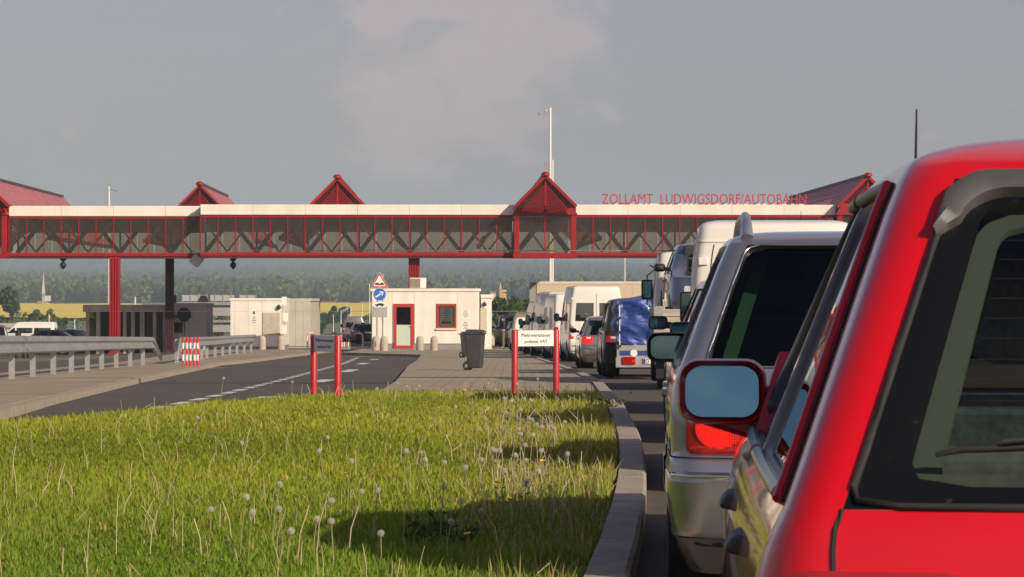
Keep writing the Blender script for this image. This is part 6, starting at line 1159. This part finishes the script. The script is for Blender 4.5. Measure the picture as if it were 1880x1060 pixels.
for y, dbl in ((1.0, 1), (5.4, 0)):
    for sd in (-1, 1): wheel(tr, sd * .86, y, .36, .22 + .0 * dbl)
    if dbl:
        for sd in (-1, 1): wheel(tr, sd * .62, y, .36, .2)
for sd in (-1, 1): MB().box(sd * .86 - .14, sd * .86 + .14, .45, .48, .18, .75).build('mud_flap', M_rub, tr); lens_part([[Vector((sd * (.62 + .3 * u), -.035, .70 + .09 * v)) for u in (0, .5, 1)] for v in (0, .5, 1)], tr, M_tail, .01, .01)
MB().box(-1.0, 1.0, -.02, .04, .66, .80).build('rear_beam', P_white, tr)
car('blue grey car loaded backwards on the flatbed truck', (wx(1229, 45.2) + .82, 49.0, z6_ + .905), math.pi, P_bl, L=3.8, hw=.80, H=1.42, rake=.35, name='loaded_car')
# trailer with blue tarpaulin
d7 = 58.0; x7l = wx(1132, d7); z7_ = zg(d7, 2); tw = .68; tl_ = thing('tarpaulin_trailer', 'small trailer with crumpled blue tarpaulin and galvanised tailgate', 'trailer', (x7l + tw, d7, z7_), -R(.5)); M_tarp = mat('blue_tarp', (.025, .06, .26), .46, coat=.05, var=.15, vscale=2, bump=.5, bscale=9); zt7 = lambda py: EYE + (HY - py) * d7 / F - z7_
def tarp():
    nx, nz = 110, 60; V = []; Fc = []; rs = random.Random(5); h0, h1 = zt7(641), zt7(553)
    loop = [(-tw, 2.4), (-tw, 0), (tw, 0), (tw, 2.4)]
    def pt(u): 
        L = [2.4, 2 * tw, 2.4]; u *= sum(L)
        for (a, b), l in zip(zip(loop[:-1], loop[1:]), L):
            if u <= l: f = u / l; return Vector((a[0] + (b[0] - a[0]) * f, a[1] + (b[1] - a[1]) * f, 0))
            u -= l
        return Vector((*loop[-1], 0))
    for j in range(nz + 1):
        for i in range(nx + 1):
            p = pt(i / nx); f = j / nz; fr = max(0, 1 - abs(p.y) / .05); xf = (p.x + tw) / (2 * tw)
            low = h0 + (.16 * max(0, 1 - xf * 1.8) - .02 - .30 * max(0, min(1, (xf - .25) * 1.6)) * (1 - xf * .5)) * fr * (1 - f); z = low + (h1 - low) * f + .05 * f * xf
            bulge = (.10 * math.sin(f * 5 + xf * 9) * mnoise.noise(Vector((xf * 3.1, f * 2.6, 2.2))) * 1.6 + .09 * (.35 - abs(mnoise.noise(Vector((xf * 5 + f * 2.5, f * 1.6, 7.7))))) + .05 * (.3 - abs(mnoise.noise(Vector((xf * 11 - f * 4, f * 4, 3.3))))) + .02 * mnoise.noise(Vector((xf * 20, f * 18, 1)))  ) ; q = Vector((0, -1, 0)) if fr > .5 else Vector((-1 if p.x < 0 else 1, 0, 0)); V.append(p + q * (bulge * .8) + Vector((0, 0, z)))
    n = nx + 1; Fc = [(j * n + i, j * n + i + 1, (j + 1) * n + i + 1, (j + 1) * n + i) for j in range(nz) for i in range(nx)]; top = [nz * n + i for i in range(n)]; c = len(V); V.append(Vector((0, 1.2, h1 + .14))); Fc += [(top[i], top[i + 1], c) for i in range(nx)] + [(top[-1], top[0], c)]
    m = MB(); m.add(V, Fc); return m
tarp().build('tarpaulin', M_tarp, tl_, smooth=28); M_tb = mat('trailer_blue', (.03, .05, .22), .5)
MB().box(-tw + .03, tw - .03, .03, 2.35, .52, zt7(641)).build('box', M_galv, tl_); zb7 = zt7(690)
MB().box(-tw, tw, -.03, .0, zt7(672), zt7(640) + .06).build('tailgate', M_galv, tl_, bevel=.01); MB().box(-tw + .06, tw - .06, -.036, -.031, zt7(653), zt7(644)).build('blue_stripe', M_tb, tl_); MB().lathe([(0, -.042), (.07, -.042), (.07, -.037)], 18, 'y', (-tw + .34, 0, zt7(648.5))).build('white_badge', M_swh, tl_)
MB().box(-tw - .02, tw + .02, -.10, -.04, zt7(675), zt7(656)).build('light_bar', M_galv, tl_, bevel=.01)
for sd in (-1, 1): o = MB().box(sd * (tw - .24) - .13, sd * (tw - .24) + .13, -.14, -.102, zt7(669), zt7(655)).build('tail_light', M_tail, tl_, bevel=.012); MB().box(sd * (tw - .33) - .025, sd * (tw - .33) + .025, -.146, -.141, zt7(665), zt7(660)).build('lit_bulb', M_taillit, o)
pl = MB().box(-.16, .36, -.125, -.102, zt7(668), zt7(658)).build('number_plate', M_plate, tl_); MB().box(-.155, -.115, -.129, -.126, zt7(667.5), zt7(658.5)).build('country_band', M_eu, pl); V, Fc = text_mesh('D', .085, .055, M_blk, .002); m = MB(); m.add([(v[0] - .10, -.128, zt7(668) + .012 + v[2]) for v in V], Fc); m.build('lettering', M_blk, pl)
for sd in (-1, 1):
    wheel(tl_, sd * (tw + .10), .95, .28, .17); MB().box(sd * (tw + .10) - .11, sd * (tw + .10) + .11, .58, .66, .30, .72).box(sd * (tw + .10) - .11, sd * (tw + .10) + .11, .662, 1.32, .62, .66).build('mudguard', M_plast, tl_, bevel=.01)
for k in range(4): MB().lathe([(0, -.03), (.03, -.03), (.035, 0)], 10, 'y', (-tw + .06, -.06, zt7(636 - k * 26))).build('tarp_ring', M_chrome, tl_)
MB().tube([(-tw + .06, -.05, zt7(640)), (-tw + .055, -.07, zt7(560))], .012, 6).build('tarp_rope', M_swh, tl_); MB().bar((-tw, 2.3, .5), (0, 3.6, .48), .07).bar((tw, 2.3, .5), (0, 3.6, .48), .07).build('drawbar', M_galv, tl_)
car('brown grey people carrier towing the blue trailer', (wx(1108, 61.6) + .86, 61.6, zg(61.6)), R(.5), P_brown, L=4.4, hw=.88, H=1.66, rake=.30, hood=.9, wrake=.9, belt=1.0, tumble=.18, name='people_carrier', lit=False)
loc = put(1066, 79.5, .84); car('grey small estate car with roof rails left of the towing car', loc, R(1.5), P_grey, L=4.1, hw=.84, H=1.42, rake=.30, rails=True, lit=True, name='grey_estate_car')
# vans queueing up to the booth
loc = put(1043, 100, .97); car('high roofed white van with two rear windows above the grey estate', loc, R(2.5), P_white, L=5.6, hw=.97, H=2.60, hood=.7, wrake=.6, van=True, belt=1.38, tumble=.13, wr=.34, light='tall', lit=True, rear_split=True, name='high_roof_van', cat='van')
loc = put(1016, 108.5, .95); t, s = car('white box van with a grey mirror left of the high roofed van', loc, R(5), P_white, L=5.2, hw=.95, H=2.42, hood=.7, wrake=.5, van=True, belt=1.3, tumble=.04, wr=.33, light='tall', rear_glass=False, side_glass='front', name='box_van', cat='van')
loc = put(1000, 117, .95); car('tall white panel van third in the row of vans', loc, R(7), P_white, L=5.4, hw=.95, H=2.58, hood=.7, wrake=.6, van=True, belt=1.38, tumble=.13, wr=.33, light='tall', side_glass='front', name='panel_van', cat='van')
loc = put(985, 126, .9); car('farthest white van peeping out left of the row', loc, R(8), P_white, L=5.0, hw=.9, H=2.3, hood=.7, wrake=.6, van=True, belt=1.25, tumble=.13, wr=.32, light='tall', name='panel_van', cat='van')
# white pickup with a wooden crate
d_ = 140.0; x_ = wx(957, d_) + .85; pk = thing('white_pickup', 'white pickup truck seen above the sunlit information sign', 'truck', (x_, d_, zg(d_)), R(9)); h_ = lambda py: EYE + (HY - py) * d_ / F - zg(d_)
MB().box(-.85, .85, 0, 2.3, .55, h_(606)).build('load_bed', P_white, pk, bevel=.04); ck = van_keys(2.4, .84, h_(572), .9, .5, 1.05, .16); cs = Shell(ck, (0, .3, .8, 1), [(.2, .25), (.35, .4), (1.1, .85), (1.25, 1.0)], 6, 7, step=.15); a_ = cs.ridx[2]
cb = sh('cab', shell_mesh(cs.body([(6, 7, 0, a_, 'B'), (6, 7, cs.pidx[1], cs.pidx[2], 'B')], [], .1), 'cab', P_white), pk, (0, 2.35, 0)); rows = range(6 * cs.nsub, 7 * cs.nsub + 1); window_parts([[cs.P(p, cs.T[l]) for p in range(-a_, a_ + 1)] for l in rows], cb, gl_m=M_cglass_dk, name='rear_window')
for sd in (-1, 1):
    window_parts([[Vector((cs.O[l][p].x * -sd, cs.O[l][p].y, cs.O[l][p].z)) for p in range(cs.pidx[1], cs.pidx[2] + 1)] for l in rows], cb, gl_m=M_cglass_dk, name='side_window'); lens_part([[Vector((sd * (.70 + .12 * u), -.005, .7 + .2 * v)) for u in (0, .5, 1)] for v in (0, .5, 1)], pk, M_tail, .01, .01)
    for y in (.8, 3.9): wheel(pk, sd * .74, y, .31, .2)
rect_mirror(pk, .98, 3.3, h_(592), .2, .34, (.84, 3.35, h_(592)))
cr = thing('wooden_crate', 'orange brown wooden crate on the bed of the white pickup', 'crate', (x_ - .1, d_ + .9, zg(d_) + h_(605)), R(9)); M_crate = mat('crate_wood', (.42, .20, .07), .8, var=.2, vscale=4); ch = h_(584) - h_(605)
for k in range(4):
    for y in (-.3, .27): MB().box(-.38, .38, y, y + .03, k * ch / 4 + .005, (k + 1) * ch / 4 - .008).build('slat', M_crate, cr)
for sd in (-1, 1): MB().box(sd * .38 - .03, sd * .38 + .03, -.268, .268, 0, ch).build('side', M_crate, cr)
# dark cars near the booth
for px, d, p_, L, H, yw, lab, lit in ((933, 160, P_brown, 4.3, 1.45, 5, 'dark brown car left of the sunlit sign near the booth', False), (924, 170, P_blk, 4.6, 1.72, 5, 'black estate car with a pale lamp beside the standing man', False), (914, 181, P_blk, 4.7, 1.85, 4, 'black van shaped car farthest up beside the booth', True)):
    hw = .86; x = wx(px, d) + hw; car(lab, (x, d, zg(d)), R(yw), p_, L=L, hw=hw, H=H, rake=.22, belt=.95, tumble=.18, name='dark_car', lit=lit, group=None)
# beige box trailer
d_ = 190.0; s_ = F / d_; x_ = wx(985, d_); bxo = thing('box_trailer', 'long beige box trailer parked crosswise behind the white vans', 'trailer', (x_, d_, zg(d_)), R(-4)); M_bx = mat('beige_box', (.70, .58, .40), .6, var=.05); hh = EYE + (HY - 518) / s_ - zg(d_)
MB().box(0, 8.6, 0, 2.5, 1.1, hh).build('box', M_bx, bxo, bevel=.03); MB().box(-.02, 8.62, -.03, 2.53, hh - .12, hh + .03).build('roof_rail', M_cream, bxo); MB().box(-.45, -.03, .05, 2.45, 1.1, hh - .02).build('front_end', mat('grey_box_end', (.36, .34, .31), .7), bxo); MB().box(.3, 8.4, .4, 2.1, .85, 1.09).build('chassis', M_plast, bxo)
for k in range(7): MB().box(1.2 * k + .2, 1.2 * k + .23, -.012, -.002, 1.2, hh - .15).build('side_rib', M_bx, bxo)
for y in (5.6, 6.8, 1.4):
    for z in (.3, 2.2): MB().lathe([(0, -.12), (.3, -.12), (.48, -.12), (.5, 0), (.48, .12), (0, .12)], 20, 'y', (y, z, .5)).build('wheel', M_tyre, bxo, smooth=40)
MB().box(-.35, -.12, .02, .045, 1.2, 1.75).build('vent', M_dk, bxo)
# cars beyond the lane barrier and at the far left
car('silver saloon waiting beyond the barrier between the booths', (wx(664, 205), 205, zg(205)), R(2), P_sil, L=4.4, hw=.86, H=1.42, rake=.5, name='saloon_car'); car('silver van beyond the saloon in the lane between the booths', (wx(650, 228), 228, zg(228)), R(2), P_grey, L=4.4, hw=.9, H=1.95, hood=.8, wrake=.6, van=True, belt=1.1, wr=.32, name='silver_van', cat='van', light='tall'); car('dark hatchback nearest the barrier in the lane between the booths', (wx(676, 188), 188, zg(188)), R(2), P_blk, L=3.9, hw=.82, H=1.3, rake=.3, name='hatchback')
def side_car(px, d, rz, p_, lab, **kw): x = wx(px, d); return car(lab, (x, d, zg(d, x)), rz, p_, **kw)
side_car(60, 180, R(-75), P_redcar, 'red car with a shining headlamp at the far left', L=3.9, hw=.82, H=1.38, name='red_car'); 
side_car(146, 168, R(88), P_blk, 'dark saloon parked sideways in front of the red car', L=4.4, hw=.86, H=1.42, rake=.7, name='saloon_car'); side_car(163, 186, R(70), P_dk, 'dark car partly hidden by the pavilion', L=4.2, hw=.85, H=1.45, name='parked_car'); side_car(-8, 165, R(15), P_sil, 'silver car cut by the left picture edge', L=4.3, hw=.86, H=1.7, rake=.3, name='silver_car'); side_car(105, 235, R(88), P_white, 'white van roof showing behind the red car', L=5, hw=.95, H=2.0, hood=.8, van=True, belt=1.1, wr=.32, name='white_delivery_van', cat='van')
# ------------------------------------------------------------------ the man standing by the booth
def person(px, d, rz, label):
    x = wx(px, d); t = thing('person', label, 'person', (x, d, zg(d)), rz)
    def skin(name, pts, edges, rad, m_, root=0):
        me = bpy.data.meshes.new(name); me.from_pydata(pts, edges, []); o = bpy.data.objects.new(name, me); COL.objects.link(o); md = o.modifiers.new('s', 'SKIN'); sb = o.modifiers.new('d', 'SUBSURF'); sb.levels = 2; sb.render_levels = 2; bpy.context.view_layer.update()
        for i, r in enumerate(rad): me.skin_vertices[0].data[i].radius = (r, r) if not isinstance(r, tuple) else r
        for i in range(len(pts)): me.skin_vertices[0].data[i].use_root = i == root
        bpy.context.view_layer.update(); m2 = bpy.data.meshes.new_from_object(o.evaluated_get(bpy.context.evaluated_depsgraph_get())); bpy.data.objects.remove(o); m2.name = name; m2.materials.clear(); m2.materials.append(m_); m2.shade_smooth(); return m2
    sk_ = mat('skin', (.42, .24, .16), .6); jk = mat('dark_jacket', (.03, .03, .035), .8); kh = mat('khaki_trousers', (.16, .13, .08), .85)
    body = [(0, 0, .95), (0, 0, 1.12), (0, .01, 1.36), (0, .01, 1.48), (0, -.01, 1.56), (0, -.02, 1.66), (-.17, 0, 1.42), (-.24, .02, 1.15), (-.16, -.14, .98), (.17, 0, 1.42), (.24, .02, 1.15), (.16, -.14, .98), (-.10, 0, .86), (-.11, -.01, .48), (-.11, .02, .10), (-.11, -.12, .04), (.10, 0, .86), (.11, -.01, .48), (.11, .02, .10), (.11, -.12, .04)]
    ed = [(0, 1), (1, 2), (2, 3), (3, 4), (4, 5), (2, 6), (6, 7), (7, 8), (2, 9), (9, 10), (10, 11), (0, 12), (12, 13), (13, 14), (14, 15), (0, 16), (16, 17), (17, 18), (18, 19)]
    rd = [(.16, .11), (.15, .11), (.17, .12), .06, .065, .095, .07, .052, .036, .07, .052, .036, .095, .065, .045, .04, .095, .065, .045, .04]
    o = sh('body', skin('body', body, ed, rd, sk_), t)
    sh('jacket', skin('jacket', [(0, 0, .90), (0, 0, 1.12), (0, .01, 1.36), (0, .01, 1.46), (-.18, 0, 1.42), (-.25, .02, 1.15), (-.18, -.11, 1.01), (.18, 0, 1.42), (.25, .02, 1.15), (.18, -.11, 1.01)], [(0, 1), (1, 2), (2, 3), (2, 4), (4, 5), (5, 6), (2, 7), (7, 8), (8, 9)], [(.19, .14), (.18, .13), (.20, .15), .085, .088, .066, .05, .088, .066, .05], jk), o)
    sh('trousers', skin('trousers', [(0, 0, .95), (-.10, 0, .86), (-.11, -.01, .48), (-.11, .02, .08), (.10, 0, .86), (.11, -.01, .48), (.11, .02, .08)], [(0, 1), (1, 2), (2, 3), (0, 4), (4, 5), (5, 6)], [(.17, .13), .115, .085, .07, .115, .085, .07], kh), o)
    MB().lathe([(0, .125), (.06, .11), (.10, .06), (.105, 0), (.095, -.03)], 14, 'z', (0, 0, 1.64)).build('hair', mat('short_hair', (.05, .035, .025), .9), o, smooth=60)
    MB().box(-.02, .02, -.135, -.10, 1.63, 1.67).build('nose', sk_, o, bevel=.01)
person(922.5, 156, R(-70), 'man in dark jacket and khaki trousers standing at the booth corner')

# ================================================================== HAZE
hz_ = MB().box(-9000, 9000, -300, 14500, -40, 240).build('haze', None); tag(hz_, 'thin pale haze filling the valley air', 'haze', kind='stuff')
m_ = bpy.data.materials.new('haze_air'); m_.use_nodes = True; tt = m_.node_tree; tt.nodes.clear(); ov = tt.nodes.new('ShaderNodeOutputMaterial'); pv_ = tt.nodes.new('ShaderNodeVolumePrincipled'); pv_.inputs['Color'].default_value = (.70, .85, 1.0, 1); pv_.inputs['Density'].default_value = 2.05e-4; pv_.inputs['Anisotropy'].default_value = 0.0
tt.links.new(pv_.outputs[0], ov.inputs['Volume']); hz_.data.materials.append(m_)
